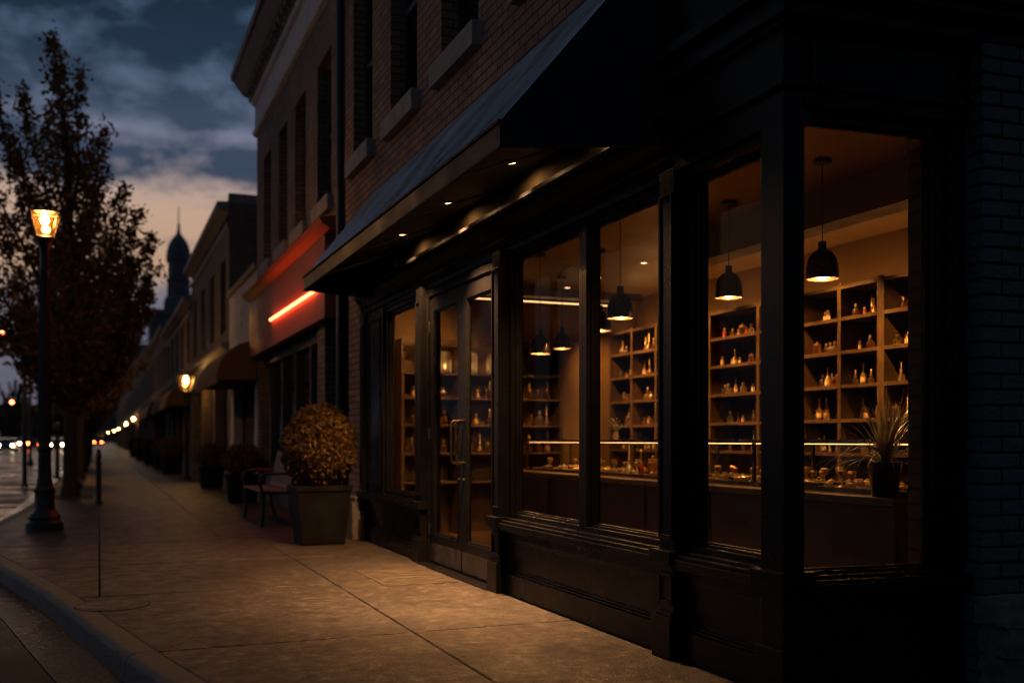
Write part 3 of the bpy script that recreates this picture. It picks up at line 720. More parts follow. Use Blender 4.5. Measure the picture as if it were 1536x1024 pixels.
# bottles: several kinds, one mesh each, copied
def bottle_mesh(kind):
    b = MB()
    if kind == 'round':   b.lathe([(.026, 0), (.030, .006), (.030, .05), (.024, .062), (.009, .070), (.009, .082)], 12); b.lathe([(.012, .082), (.012, .104), (.004, .108)], 10, m=1)
    elif kind == 'tall':  b.lathe([(.020, 0), (.022, .006), (.022, .07), (.015, .085), (.008, .095), (.008, .110)], 12); b.lathe([(.005, .110), (.006, .15), (.009, .158), (.006, .168), (.001, .17)], 10, m=1); b.lathe([(.0228, .02), (.0228, .055)], 12, m=2)
    elif kind == 'square': b.lathe([(.034, 0), (.036, .006), (.036, .055), (.03, .062), (.010, .066), (.010, .074)], 4, rot=.6); b.lathe([(.014, .074), (.014, .096), (.012, .098)], 10, m=1)
    elif kind == 'vial':  b.lathe([(.014, 0), (.016, .004), (.016, .06), (.008, .068)], 10); b.lathe([(.011, .068), (.011, .09)], 10, m=1); b.lathe([(.0166, .012), (.0166, .05)], 10, m=2)
    elif kind == 'dropper': b.lathe([(.018, 0), (.020, .005), (.020, .05), (.012, .06), (.009, .064)], 12); b.lathe([(.011, .064), (.011, .08), (.006, .084), (.007, .12), (.003, .128)], 10, m=1)
    elif kind == 'jar':   b.lathe([(.030, 0), (.033, .005), (.033, .07), (.027, .078)], 14); b.lathe([(.030, .078), (.030, .092), (.008, .096), (.010, .108), (.003, .112)], 12, m=1)
    elif kind == 'spire': b.lathe([(.030, 0), (.034, .01), (.030, .03), (.012, .052), (.007, .07), (.007, .085)], 14); b.lathe([(.010, .085), (.006, .10), (.0045, .17), (.001, .185)], 10, m=1)
    return b
KIND = {}
words = {'round': 'squat bottle', 'tall': 'slim bottle', 'square': 'square bottle', 'vial': 'thin vial', 'dropper': 'dropper bottle', 'jar': 'lidded jar', 'spire': 'spire bottle'}
first = {}
def put_bottle(kind, amber, loc, label, group, sc_=1.0, red=False):
    key = (kind, amber, red)
    if key not in first:
        o = bottle_mesh(kind).build('bottle', [M['bottle_amber'] if amber else M['bottle'], M['brass'], M['red'] if red else M['label']])
        first[key] = o
    else:
        o = first[key].copy(); COL.objects.link(o)
    o.location = loc; o.scale = (sc_, sc_, sc_); o.rotation_euler = (0, 0, rnd.uniform(0, 6))
    return tag(o, label, 'bottle', group)
ORD = ['first', 'second', 'third', 'fourth', 'fifth', 'sixth', 'seventh']
shelfname = {3: 'lowest visible shelf', 4: 'fourth shelf down', 5: 'third shelf down', 6: 'second shelf down', 7: 'top shelf'}
bayname = {0: 'beside brick pier', 1: 'behind potted plant', 2: 'left of thick upright', 3: 'just right of corner post', 4: 'behind corner post', 5: 'in narrow front window', 6: 'behind front pilaster', 7: 'right bay, right front window', 8: 'middle bay, right front window', 9: 'left bay, beside end wall'}
ks = list(words)
nb = 0
for bay in range(10):
    y0, y1 = VY[bay] + .05, VY[bay + 1] - .05
    for si in (3, 4, 5, 6, 7):
        if bay in (4, 6) and si == 3: continue
        n = rnd.choice((5, 6, 6, 7)) if bay in (1, 2, 3, 5, 7, 8, 9) else 3
        span = (y1 - y0) * rnd.uniform(.7, 1)
        st = y0 + (y1 - y0 - span) * rnd.random()
        fav = rnd.choice(ks)
        for k in range(n):
            kd = fav if rnd.random() < .35 else rnd.choice(ks)
            yy = st + span * (k + .5) / n + rnd.uniform(-.012, .012)
            am = rnd.random() < .4
            nm = ORD[n - 1 - k]
            put_bottle(kd, am, (6.03 + rnd.uniform(-.02, .10), yy, SZ[si] + .0005), '%s %s, %s from left on %s, %s' % ('amber' if am else 'clear', words[kd], nm, shelfname[si], bayname[bay]), 'bottles on the wall shelving', rnd.uniform(.80, 1.2), red=rnd.random() < .05)
            nb += 1
en = {1.27: 'third shelf down', 1.58: 'second shelf down', .95: 'lowest visible shelf'}
bays_e = [(3.15, 3.82, 'left bay'), (3.82, 4.48, 'middle bay'), (4.48, 5.12, 'right bay')]
for x0, x1, bn in bays_e:
    for zz in (.95, 1.27, 1.58):
        n = 4
        for k in range(n):
            kd = rnd.choice(ks); am = rnd.random() < .5
            put_bottle(kd, am, (x0 + .08 + (x1 - x0 - .16) * (k + .5) / n + rnd.uniform(-.02, .02), 10.94 + rnd.uniform(-.02, .05), zz + .0005), '%s %s, %s from left on %s, %s of end wall shelves' % ('amber' if am else 'clear', words[kd], ORD[k], en[zz], bn), 'bottles on the end wall shelves', rnd.uniform(1.1, 1.7))
# big lit jars on the top shelf of the end wall
jd = MB(); jd.lathe([(.085, 0), (.09, .01), (.09, .24), (.07, .27), (.06, .28)], 18); jd = jd
for k, (xx, txt) in enumerate(((3.42, 'tall glowing glass jar at the left of the lit top shelf'), (3.70, 'tall glowing glass jar seen through the left door leaf, right of its neighbour'), (4.02, 'tall glowing glass jar between the two door stiles on the lit shelf'), (4.30, 'tall glowing glass jar with a bright flame seen through the right door leaf'))):
    j = thing('glass_jar', txt, 'jar', (xx, 11.02, 1.8605), 'glowing jars on the end wall shelf')
    q = MB(); q.lathe([(.075, 0), (.08, .01), (.08, .22), (.06, .25), (.055, .26)], 18); q.build('jar_body', M['bottle'], j, local=True)
    q = MB(); q.lathe([(.03, .012), (.03, .06)], 12); q.build('candle', M['label'], j, local=True)
    q = MB(); q.lathe([(.002, .062), (.011, .08), (.007, .10), (.001, .115)], 8); q.build('flame', M['candle'], j, local=True)
# trinkets on the floor of the display case
def trinket(kind):
    b = MB()
    if kind == 0: b.lathe([(.022, 0), (.026, .004), (.026, .018), (.02, .022)], 12); b.lathe([(.018, .022), (.012, .03), (.002, .034)], 10, m=1)
    elif kind == 1: b.lathe([(.045, 0), (.05, .008), (.046, .012), (.002, .006)], 16)
    elif kind == 2: b.box(-.04, .04, -.03, .03, 0, .012); b.box(-.034, .034, -.024, .024, .012, .018, 1); 
    elif kind == 3: b.lathe([(.016, 0), (.005, .01), (.004, .04), (.02, .055), (.024, .075), (.018, .085)], 12)
    return b
tk = [trinket(k).build('trinket', [M['brass'] if k != 2 else M['wood_dark'], M['bottle'] if k == 0 else M['brass'], M['red']]) for k in range(4)]
seen = set(); nT = 0
for k in range(230):
    kd = rnd.choice((0, 0, 0, 1, 2, 3)); o = tk[kd]
    if kd in seen: o = o.copy(); COL.objects.link(o)
    seen.add(kd)
    yy = 4.24 + (9.36 - 4.24) * (k + rnd.uniform(.1, .9)) / 230
    o.location = (rnd.uniform(4.13, 4.50), yy, CZ0 + .0265); o.rotation_euler = (0, 0, rnd.uniform(0, 6)); s_ = rnd.uniform(.9, 1.35); o.scale = (s_, s_, s_)
    tag(o, ('small gilded pot', 'shallow brass dish', 'little brass topped box', 'small brass goblet')[kd] + ' laid out on the floor of the glass display case', 'trinket', ('small gilded pots in the display case', 'shallow brass dishes in the display case', 'little boxes in the display case', 'small goblets in the display case')[kd])
for k, (yy, kd, am, s_, txt) in enumerate(((7.55, 'spire', False, 1.35, 'pear shaped decanter, leftmost bottle inside the case behind the right front window'), (7.35, 'tall', True, 1.2, 'slim amber bottle beside the leftmost decanter inside the glass case'), (7.15, 'jar', True, 1.4, 'amber lidded jar between the bottles inside the glass case'), (6.98, 'round', False, 1.5, 'squat clear bottle inside the case left of the red jar'), (6.83, 'square', True, 1.7, 'square red filled jar inside the case beside its front post'))):
    put_bottle(kd, am, (4.20, yy, CZ0 + .0265), txt, 'larger bottles in the display case', s_, red=True)
put_bottle('spire', False, (4.30, 6.78, CZ1 + .0005), 'clear decanter with spire stopper standing on top of the glass case', None, 1.15)
del_group = None

# pendant lamps
def pendant(x, y, zr, label, scale=1.0):
    p = thing('pendant_lamp', label, 'lamp', (x, y, ZC), 'pendant lamps over the counter')
    q = MB(); q.lathe([(.058, -.004), (.058, -.022), (.045, -.03), (.004, -.032)], 24); q.build('canopy', M['metal'], p, local=True)
    top = zr + .245 - ZC
    q = MB(); q.tube([(0, 0, -.03), (0, 0, top)], .0035, 6); q.build('cord', M['metal'], p, local=True)
    q = MB()
    o = [(.013, .245), (.025, .243), (.026, .195), (.034, .19), (.062, .172), (.088, .135), (.100, .085), (.103, .03), (.104, 0)]
    i = [(.100, .001), (.098, .03), (.094, .084), (.082, .13), (.058, .165), (.02, .18)]
    q.lathe([(r, z + zr - ZC) for r, z in o + i], 28); q.build('shade', [SHADE], p, local=True, ang=60)
    q = MB(); q.ball((0, 0, zr - ZC + .052), .030, 8, sz=1.15); q.build('bulb', M['bulb'], p, local=True)
    return p
SHADE = pm('bronze_shade', (.05, .036, .026), .28, metal=.75, var=.2)
pendant(4.30, 5.19, 2.13, 'dark bell pendant lamp hanging in the side window, nearest the corner')
pendant(4.40, 6.37, 2.17, 'dark bell pendant lamp hanging in the narrow window beside the corner post')
pendant(3.66, 6.72, 2.02, 'dark bell pendant lamp hanging alone in the middle of the right hand front window')
pendant(4.40, 8.47, 2.13, 'dark bell pendant lamp half hidden by the mullion between the front windows')
pendant(4.72, 10.0, 2.10, 'dark bell pendant lamp hanging higher beside the mullion in the left front window')
pendant(3.95, 8.87, 1.93, 'dark bell pendant lamp hanging lowest in the left front window')

# potted plant on the counter
pp = thing('potted_plant', 'spiky leaved plant in a black pot on the end of the counter', 'plant', (3.965, 4.275, .787))
q = MB(); q.lathe([(.064, 0), (.068, .004), (.088, .165), (.092, .17), (.092, .19), (.084, .19), (.080, .165), (.002, .165)], 28); q.build('pot', M['pot'], pp, local=True)
q = MB()
for k in range(150):
    a = rnd.uniform(0, 6.283); L = rnd.uniform(.24, .46); up = rnd.uniform(.2, 1.25) if k % 3 else rnd.uniform(1.0, 1.45)
    r0 = rnd.uniform(0, .03); p0 = Vector((r0 * math.cos(a), r0 * math.sin(a), .165 + rnd.uniform(0, .10)))
    d = Vector((math.cos(a) * math.cos(up), math.sin(a) * math.cos(up), math.sin(up))); sag = rnd.uniform(.25, .75) * math.cos(up)
    side = Vector((-math.sin(a), math.cos(a), 0)); w_ = rnd.uniform(.0035, .007); n = 6; vs = []; fs = []
    for i in range(n + 1):
        t = i / n; c = p0 + d * (L * t) + Vector((0, 0, -sag * L * t * t)); ww = w_ * (1 - t ** 2) + .0004
        vs += [c - side * ww, c + side * ww + Vector((0, 0, .0))]
    for i in range(n): fs.append((2 * i, 2 * i + 1, 2 * i + 3, 2 * i + 2))
    q.add(vs, fs)
q.build('leaves', M['blade'], pp, local=True)
q = MB(); q.lathe([(.078, .150), (.078, .168), (.001, .172)], 20); q.build('soil', M['soil'], pp, local=True)
# dried arrangement in a small vase further along the counter
va = thing('dried_flowers', 'small vase of dried flowers on the glass case in the right hand front window', 'flowers', (4.34, 8.05, CZ1 + .001))
q = MB(); q.lathe([(.02, 0), (.03, .02), (.026, .06), (.014, .08)], 14); q.build('vase', M['bottle'], va, local=True)
q = MB()
for k in range(26):
    a = rnd.uniform(0, 6.28); r = rnd.uniform(.02, .10); h = rnd.uniform(.10, .2); q.tube([(0, 0, .07), (r * .4 * math.cos(a), r * .4 * math.sin(a), h * .7), (r * math.cos(a), r * math.sin(a), h)], .0016, 4); q.ball((r * math.cos(a), r * math.sin(a), h), rnd.uniform(.006, .012), 5)
q.build('stems', M['blade'], va, local=True)

# ================================================================= brick pier and low stone wall at the right
pr = thing('brick_pier', 'blue black painted brick pier at the right edge beside the side window', 'pier', (3.6, 3.2, 0))
q = MB(); sbox(q, .955, 2.0, -.075, .098, 0, 2.82); q.build('mortar_core', M['mortar'], pr, smooth=False)
q = MB(); z = .004; row = 0
while z < 2.80:
    h = .060; u = .945; k = 0
    while u < 2.0:
        L = (.20 if (row % 2 == 0 or k) else .098); e = rnd.uniform(0, .006)
        d1 = .10 if k == 0 else -.03
        sbox(q, u + (rnd.uniform(0, .004) if k == 0 else 0), min(u + L, 2.0), -.088 - e, d1, z + rnd.uniform(0, .003), z + h); u += L + .009; k += 1
    z += .0695; row += 1
q.build('bricks', M['brick_blue'], pr, bevel=.005)
sw_ = thing('stone_wall', 'low rough stone wall with a capping at the foot of the brick pier', 'wall', (4.2, 3.18, 0))
def rough_block(q, x0, x1, y0, y1, z0, z1, amp=.012, n=5):
    b = bmesh.new(); bmesh.ops.create_cube(b, size=1); bmesh.ops.subdivide_edges(b, edges=b.edges[:], cuts=n, use_grid_fill=True)
    vs = []
    for v in b.verts:
        e = max(abs(v.co.x), abs(v.co.y)); c = v.co.copy(); 
        r = sum(1 for t in c if abs(t) > .49); k = .985 if r == 3 else .993 if r == 2 else 1
        p = Vector(((x0 + x1) / 2 + c.x * (x1 - x0) * k, (y0 + y1) / 2 + c.y * (y1 - y0) * k, (z0 + z1) / 2 + c.z * (z1 - z0) * k))
        p += Vector((rnd.uniform(-amp, amp), rnd.uniform(-amp, amp), rnd.uniform(-amp, amp) * .5)); vs.append(p)
    b.verts.index_update(); fs = [tuple(v.index for v in f.verts) for f in b.faces]; b.free(); q.add(vs, fs)
q = MB()
for z0, z1, offs in ((0.004, .165, 0), (.172, .30, .14)):
    x = 3.55; first_ = True
    while x < 5.0:
        L = rnd.uniform(.28, .42) if not first_ else .34 - offs
        rough_block(q, x, x + L - .008, 3.10, 3.262, z0, z1, .009); x += L; first_ = False
q.build('stones', M['stone'], sw_, ang=60)
q = MB(); x = 3.525
for L in (.42, .70, .8): rough_block(q, x, x + L - .006, 3.085, 3.262, .306, .415, .007, 6); x += L
q.build('capping', M['stone'], sw_, ang=60)

# ================================================================= NEIGHBOURING BUILDINGS
nx = thing('brick_building', 'two storey grey brown brick building with pale frieze, deep cornice and red neon sign', 'building', (2.65, 15, 0))
w = MB(); ops = [(12.35, 13.2, 4.15, 6.0), (14.0, 14.85, 4.15, 6.0), (15.5, 16.3, 4.15, 6.0), (17.1, 17.9, 4.15, 6.0)]
facade(w, 11.66, 18.7, 2.6, 7.7, 2.66, ops); shell(w, 11.66, 18.7, 2.6, 7.7, 2.66, 10)
w.box(3.3, 3.4, 11.66, 18.7, 0, 2.6)
w.build('wall', M['brick_next'], nx, smooth=False)
for a, b, c, d in ops: sash(nx, 2.86, a, b, c, d, M['winframe'], sill=True, sm=M['sill'])
q = MB(); q.prism([(2.66, 6.62), (2.60, 6.64), (2.58, 6.70), (2.63, 6.73), (2.63, 7.17), (2.58, 7.2), (2.55, 7.26), (2.66, 7.28)], 11.68, 18.74, YZ); q.build('frieze', M['frieze'], nx, ang=25)
q = MB(); q.prism([(2.66, 7.28), (2.54, 7.28), (2.52, 7.36), (2.42, 7.40), (2.30, 7.56), (2.27, 7.62), (2.22, 7.64), (2.20, 7.72), (2.66, 7.76)], 11.68, 18.85, YZ); q.build('cornice', M['cornice'], nx, ang=25)
for k in range(22):
    q = MB(); q.box(2.44, 2.56, 11.9 + k * .31, 12.03 + k * .31, 7.30, 7.40); q.build('dentil', M['cornice'], nx)
# sign band, overhanging coping and neon tube
q = MB(); q.box(2.52, 2.66, 12.08, 18.7, 2.58, 3.60); sg = q.build('sign_board', M['signboard'], nx, bevel=.006)
q = MB(); q.prism([(2.52, 3.60), (2.42, 3.66), (2.39, 3.72), (2.66, 3.78), (2.66, 3.60)], 11.75, 18.75, YZ); q.build('sign_coping', M['signboard'], sg, ang=20)
q = MB(); q.tube([(2.497, 12.56, 2.97), (2.492, 12.60, 2.97), (2.492, 16.03, 2.99), (2.497, 16.07, 2.99)], .019, 12); q.build('neon_tube', M['neon'], sg)
q = MB()
for yy in (12.8, 14.3, 15.8): q.box(2.47, 2.525, yy - .008, yy + .008, 2.962, 2.998)
q.build('tube_bracket', M['metal'], sg)
for a, b in ((12.72, 13.22), (18.4, 18.68)):
    q = MB(); q.box(2.66, 3.0, a, b, 0, 2.58); q.build('pillar', M['brick_next'], nx, smooth=False)
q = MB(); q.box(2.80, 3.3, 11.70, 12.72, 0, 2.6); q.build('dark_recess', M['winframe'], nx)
q = MB(); q.box(2.75, 2.95, 13.22, 18.4, 0, .5); q.box(2.72, 2.95, 13.22, 18.4, .5, .56); q.box(2.75, 2.95, 13.22, 18.4, 2.42, 2.58)
for yy in (13.28, 14.2, 15.4, 16.6, 17.8): q.box(2.76, 2.92, yy - .06, yy + .06, .56, 2.42)
sfn = q.build('shopfront', M['winframe'], nx, bevel=.006)
q = MB(); q.box(2.84, 2.85, 13.22, 18.4, .56, 2.42); q.build('pane', M['darkwin'], sfn)

wb = thing('stucco_building', 'low pale stucco building with a rounded brown canvas awning', 'building', (2.65, 21, 0))
q = MB(); facade(q, 18.72, 23.1, 2.6, 4.3, 2.68, []); shell(q, 18.72, 23.1, 0, 4.3, 2.68, 9); q.box(2.70, 2.9, 18.72, 19.3, 0, 2.6); q.box(2.70, 2.9, 22.5, 23.1, 0, 2.6); q.build('wall', M['render_white'], wb, smooth=False)
q = MB(); q.prism([(2.68, 4.24), (2.62, 4.26), (2.60, 4.34), (2.72, 4.38), (2.9, 4.34), (2.9, 4.24)], 18.73, 23.12, YZ); q.build('coping', M['cornice'], wb)
emb = MB()                                                 # small dark leaf-like emblem on the stucco
emb.prism([(20.72, 3.48), (20.95, 3.40), (21.22, 3.42), (21.30, 3.52), (21.05, 3.56), (21.12, 3.66), (20.98, 3.80), (20.92, 3.64), (20.78, 3.58)], 2.672, 2.681, lambda p, a: (a, p[0], p[1])); emb.build('emblem', M['winframe'], wb, smooth=False)
prof = [(2.68, 2.92)] + [(2.68 - .72 * math.sin(R(a)), 2.20 + .72 * math.cos(R(a))) for a in range(8, 91, 8)] + [(1.96, 2.12), (1.985, 2.12), (2.0, 2.2), (2.66, 2.2)]
def barrel(root, y0, y1, x=2.68, pr=prof, mat='canvas'):
    q = MB(); q.prism([(p[0] - 2.68 + x, p[1]) for p in pr], y0, y1, YZ); return q.build('canvas_awning', M[mat], root, ang=25)
barrel(wb, 18.85, 23.0)
q = MB(); q.box(2.95, 3.1, 18.72, 23.1, 0, 2.6); sfn = q.build('shopfront', M['winframe'], wb)
q = MB(); q.box(2.92, 2.93, 19.3, 22.5, .4, 2.3); q.build('pane', M['darkwin'], sfn)

def row_building(name, label, y0, y1, H, mat, nwin, awn=None, x=2.68, cm='cornice', depth=9, step=.0, z2=3.6, wh=1.7):
    b = thing(name, label, 'building', (x, (y0 + y1) / 2, 0), 'row of shops down the street')
    span = (y1 - y0) / nwin; ops = []
    for k in range(nwin):
        c = y0 + span * (k + .5); ops.append((c - span * .22, c + span * .22, z2, z2 + wh))
    q = MB(); facade(q, y0, y1, 2.55, H, x, ops, .2); shell(q, y0, y1, 0, H, x, x + depth)
    np2 = max(2, int((y1 - y0) / 3.2)); 
    for k in range(np2 + 1):
        c = y0 + .25 + (y1 - y0 - .5) * k / np2; q.box(x + .01, x + .3, c - .22, c + .22, 0, 2.55)
    q.build('wall', mat, b, smooth=False)
    for a, bb, c, d in ops: sash(b, x + .18, a, bb, c, d, M['winframe'], t=.06)
    q = MB(); q.prism([(x, H - .55), (x - .05, H - .52), (x - .05, H - .42), (x, H - .4), (x, H - .25), (x - .14, H - .14), (x - .24, H - .10), (x - .26, H + .02), (x + .2, H + .05), (x + .2, H - .55)], y0 + .02, y1 - .02, YZ); q.build('cornice', M[cm], b, ang=25)
    q = MB(); q.prism([(x, 2.55), (x - .06, 2.6), (x - .06, 3.1), (x - .16, 3.18), (x - .18, 3.26), (x + .1, 3.3), (x + .1, 2.55)], y0 + .02, y1 - .02, YZ); q.build('fascia', M['cornice'], b, ang=25)
    q = MB(); q.box(x + .16, x + .3, y0 + .3, y1 - .3, 0, .5); q.box(x + .22, x + .26, y0 + .3, y1 - .3, .5, 2.55)
    for k in range(np2 * 2): 
        c = y0 + .4 + (y1 - y0 - .8) * (k + .5) / (np2 * 2); q.box(x + .17, x + .25, c - .05, c + .05, .5, 2.55)
    sfn = q.build('shopfront', M['winframe'], b)
    q = MB(); q.box(x + .205, x + .212, y0 + .3, y1 - .3, .5, 2.5); q.build('pane', M['darkwin'], sfn)
    q = MB(); q.box(x, x + depth, y0 - .01, y0 + .22, H, H + .22); q.box(x, x + .25, y0 + .22, y1, H, H + .12); q.build('parapet', M['farwall'], b)
    if awn: barrel(b, awn[0], awn[1], x)
    return b
row_building('row_building', 'taller dark brick row building with blank side wall above the stucco building', 23.12, 33.0, 6.4, M['brick_dark'], 4, None)
row_building('row_building', 'brown brick row building with sloping pale awning behind the second lit wall lamp', 33.02, 46, 5.6, M['brick_next'], 5, (34, 44))
row_building('row_building', 'long low row building below the domed tower', 46.02, 62, 6.1, M['brick_dark'], 6, (48, 58))
row_building('row_building', 'distant row building next beyond the domed tower', 62.02, 84, 6.6, M['brick_next'], 7)
row_building('row_building', 'far row building near the end of the street, second from last', 84.02, 118, 8.4, M['brick_dark'], 8)
row_building('row_building', 'last row building at the far end of the street', 118.02, 190, 9.5, M['brick_next'], 10)

# domed tower behind the row
tx, ty = at(268, 150)
tw = thing('clock_tower', 'slender domed tower with a spire rising behind the row of shops', 'tower', (tx, ty, 0))
q = MB(); q.box(tx - 4.2, tx + 4.2, ty - 4, ty + 4, 0, 19.2); q.box(tx - 4.6, tx + 4.6, ty - 4.4, ty + 4.4, 19.2, 20.0); q.build('tower_base', M['towerstone'], tw, bevel=.05)
q = MB(); q.lathe([(2.3, 20.0), (2.2, 22.0), (1.95, 22.3), (1.75, 22.5), (1.72, 24.6), (1.9, 24.8), (1.9, 25.0), (1.62, 25.1), (1.58, 27.5), (1.85, 27.7), (1.9, 28.0)], 8, (tx, ty, 0), rot=R(22.5)); q.build('shaft', M['towerstone'], tw, ang=20)
q = MB(); q.lathe([(1.78, 28.0), (1.80, 28.5), (1.70, 29.3), (1.45, 30.2), (1.05, 31.0), (.6, 31.6), (.34, 31.9), (.26, 32.4), (.18, 33.0), (.24, 33.2), (.09, 33.5), (.07, 35.8), (.01, 36.1)], 20, (tx, ty, 0)); q.build('dome', M['copper'], tw)
for k in range(8):
    a = R(45 * k + 45); q = MB(); X = Matrix.Translation((tx, ty, 0)) @ Matrix.Rotation(a, 4, 'Z')
    q.box(1.50, 1.60, -.3, .3, 25.4, 27.3, 0, X); q.build('louvre', M['darkwin'], tw)

# ================================================================= STREET FURNITURE
def lantern(root, z, s=1.0, x=0, y=0, bulb='lampbulb'):
    """tapered four sided lantern, its base at height z"""
    def ring(r, zz): return [(x + sx * r * s, y + sy * r * s, z + zz * s) for sx, sy in ((-1, -1), (1, -1), (1, 1), (-1, 1))]
    q = MB(); lo, hi = ring(.088, 0), ring(.160, .30)
    for k in range(4):
        q.tube([lo[k], hi[k]], .011 * s, 6); q.tube([lo[k], lo[(k + 1) % 4]], .011 * s, 6); q.tube([hi[k], hi[(k + 1) % 4]], .012 * s, 6)
    q.lathe([(.10 * s, .300 * s), (.10 * s, .318 * s), (.04 * s, .335 * s), (.025 * s, .36 * s), (.002 * s, .375 * s)], 12, (x, y, z))
    for k in range(4): q.tube([hi[k], (x, y, z + .31 * s)], .009 * s, 6)
    q.lathe([(.11 * s, -.02 * s), (.115 * s, .0), (.10 * s, .012 * s)], 12, (x, y, z))
    L = q.build('lantern', M['castiron'], root, local=True)
    g_ = MB()
    for k in range(4):
        a, b = Vector(lo[k]), Vector(lo[(k + 1) % 4]); c, d = Vector(hi[(k + 1) % 4]), Vector(hi[k]); g_.slab([a, b, c, d], .004)
    g_.build('lantern_glass', M['lampglass'], L, local=True, smooth=False)
    if bulb:
        b_ = MB(); b_.ball((x, y, z + .215 * s), .046 * s, 10, sz=1.1); b_.lathe([(.02 * s, .25 * s), (.02 * s, .31 * s)], 8, (x, y, z)); b_.build('bulb', M[bulb], L, local=True)
    return L
def street_lamp(loc, label, H=3.55):
    r = thing('street_lamp', label, 'street lamp', (*loc, 0), 'kerbside street lamps')
    q = MB(); q.lathe([(.21, 0), (.21, .09), (.19, .10), (.17, .13), (.185, .16), (.17, .19), (.13, .23), (.115, .27), (.112, .45), (.125, .47), (.125, .50), (.098, .53), (.085, .62)], 16); q.build('base', M['castiron'], r, local=True, ang=28)
    q = MB(); q.lathe([(.080, .60), (.072, .95), (.085, .97), (.085, 1.0), (.066, 1.03), (.056, 2.2), (.050, 3.1), (.062, 3.13), (.062, 3.17), (.05, 3.2), (.055, 3.42), (.075, 3.48), (.10, H)], 14)
    for k in range(10):
        a = R(36 * k); q.tube([(.069 * math.cos(a), .069 * math.sin(a), 1.05), (.051 * math.cos(a), .051 * math.sin(a), 3.08)], .006, 5)
    q.build('post', M['castiron'], r, local=True, ang=28)
    lantern(r, H, 1.0)
    return r
l0 = street_lamp((-.62, 13.4), 'tall black street lamp with a glowing lantern, the nearest one on the left')
for (x, y, txt) in ((-.56, 24.5, 'street lamp glowing through the leaves of the nearest tree'), (-.57, 36.5, 'street lamp mostly hidden behind the second tree trunk'), (-.58, 55.0, 'distant street lamp showing low through the far leaves')):
    c = copy_tree(l0); c.location = (x, y, 0); c['label'] = txt
def front_lamp(x, y, h, txt, s=1.0):
    r = thing('post_lamp', txt, 'street lamp', (x, y, 0), 'lamps in front of the shops')
    q = MB(); q.lathe([(.13, 0), (.13, .06), (.09, .10), (.06, .22), (.045, .5), (.035, h - .15), (.05, h - .12), (.06, h)], 12); q.build('post', M['castiron'], r, local=True, ang=28)
    lantern(r, h, s, bulb='postbulb'); return r
f0 = front_lamp(2.17, 28.6, 2.42, 'lit lantern on a slim post before the shops, the nearest of its row', 1.35)
for px, D, txt in ((235, 46, 'lit lantern on a post, second nearest in the row by the shops'), (200, 78, 'lit lantern on a post, third in the row by the shops'), (189, 104, 'lit lantern on a post, fourth in the row by the shops'), (178, 150, 'lit lantern on a post, fifth in the row by the shops'), (171, 185, 'lit lantern on a post, sixth in the row by the shops'), (162, 225, 'lit lantern on a post, farthest of the row by the shops')):
    c = copy_tree(f0); x, y = at(px, D); c.location = (x, y, 0); c['label'] = txt

# bench
bn = thing('bench', 'wooden slatted bench with curved black iron arms beside the clipped bush', 'bench', (2.15, 13.7, 0))
q = MB()
for k in range(5): q.box(-.28 + k * .078, -.28 + k * .078 + .066, -.80, .80, .43, .455)
q.build('seat', M['benchwood'], bn, local=True, bevel=.006)
q = MB(); X = Matrix.Translation((.10, 0, .46)) @ Matrix.Rotation(R(14), 4, 'Y')
for k in range(9): q.box(-.012, .012, -.78 + k * .178, -.78 + k * .178 + .13, .05, .42, 0, X)
q.box(-.02, .02, -.80, .80, .42, .49, 0, X); q.box(-.018, .018, -.80, .80, .0, .05, 0, X)
q.build('backrest', M['benchwood'], bn, local=True, bevel=.006)
for yy in (-.80, .80):
    q = MB()
    q.tube([(-.26, yy, 0), (-.24, yy, .2), (-.25, yy, .44)], [.028, .022, .026], 8); q.build('leg', M['castiron'], bn, local=True)
    q = MB(); q.tube([(.17, yy, 0), (.11, yy, .2), (.10, yy, .46), (.225, yy, .96)], [.028, .022, .024, .018], 8); q.build('leg', M['castiron'], bn, local=True)
    q = MB(); q.tube([(-.25, yy, .44), (-.285, yy, .55), (-.27, yy, .63), (-.22, yy, .665), (0, yy, .67), (.15, yy, .665)], .020, 8); q.tube([(-.25, yy, .425), (.10, yy, .425)], .018, 8); q.build('armrest', M['castiron'], bn, local=True)

def leaf_cloud(q, pts, size, rr):
    for c in pts:
        a = rr.uniform(0, 6.283); b = rr.uniform(-1, 1); d = Vector((math.cos(a) * math.sqrt(1 - b * b), math.sin(a) * math.sqrt(1 - b * b), b)); e = d.orthogonal().normalized()
        e.rotate(Matrix.Rotation(rr.uniform(0, 6.28), 3, d)); s = size * rr.uniform(.65, 1.35); n = d.cross(e) * s * .18
        c = Vector(c); o = len(q.v)
        q.v += [tuple(c - d * s), tuple(c + e * s * .5 + n), tuple(c + d * s), tuple(c - e * s * .5 + n)]
        q.f.append((o, o + 1, o + 2)); q.f.append((o, o + 2, o + 3)); q.m += [0, 0]

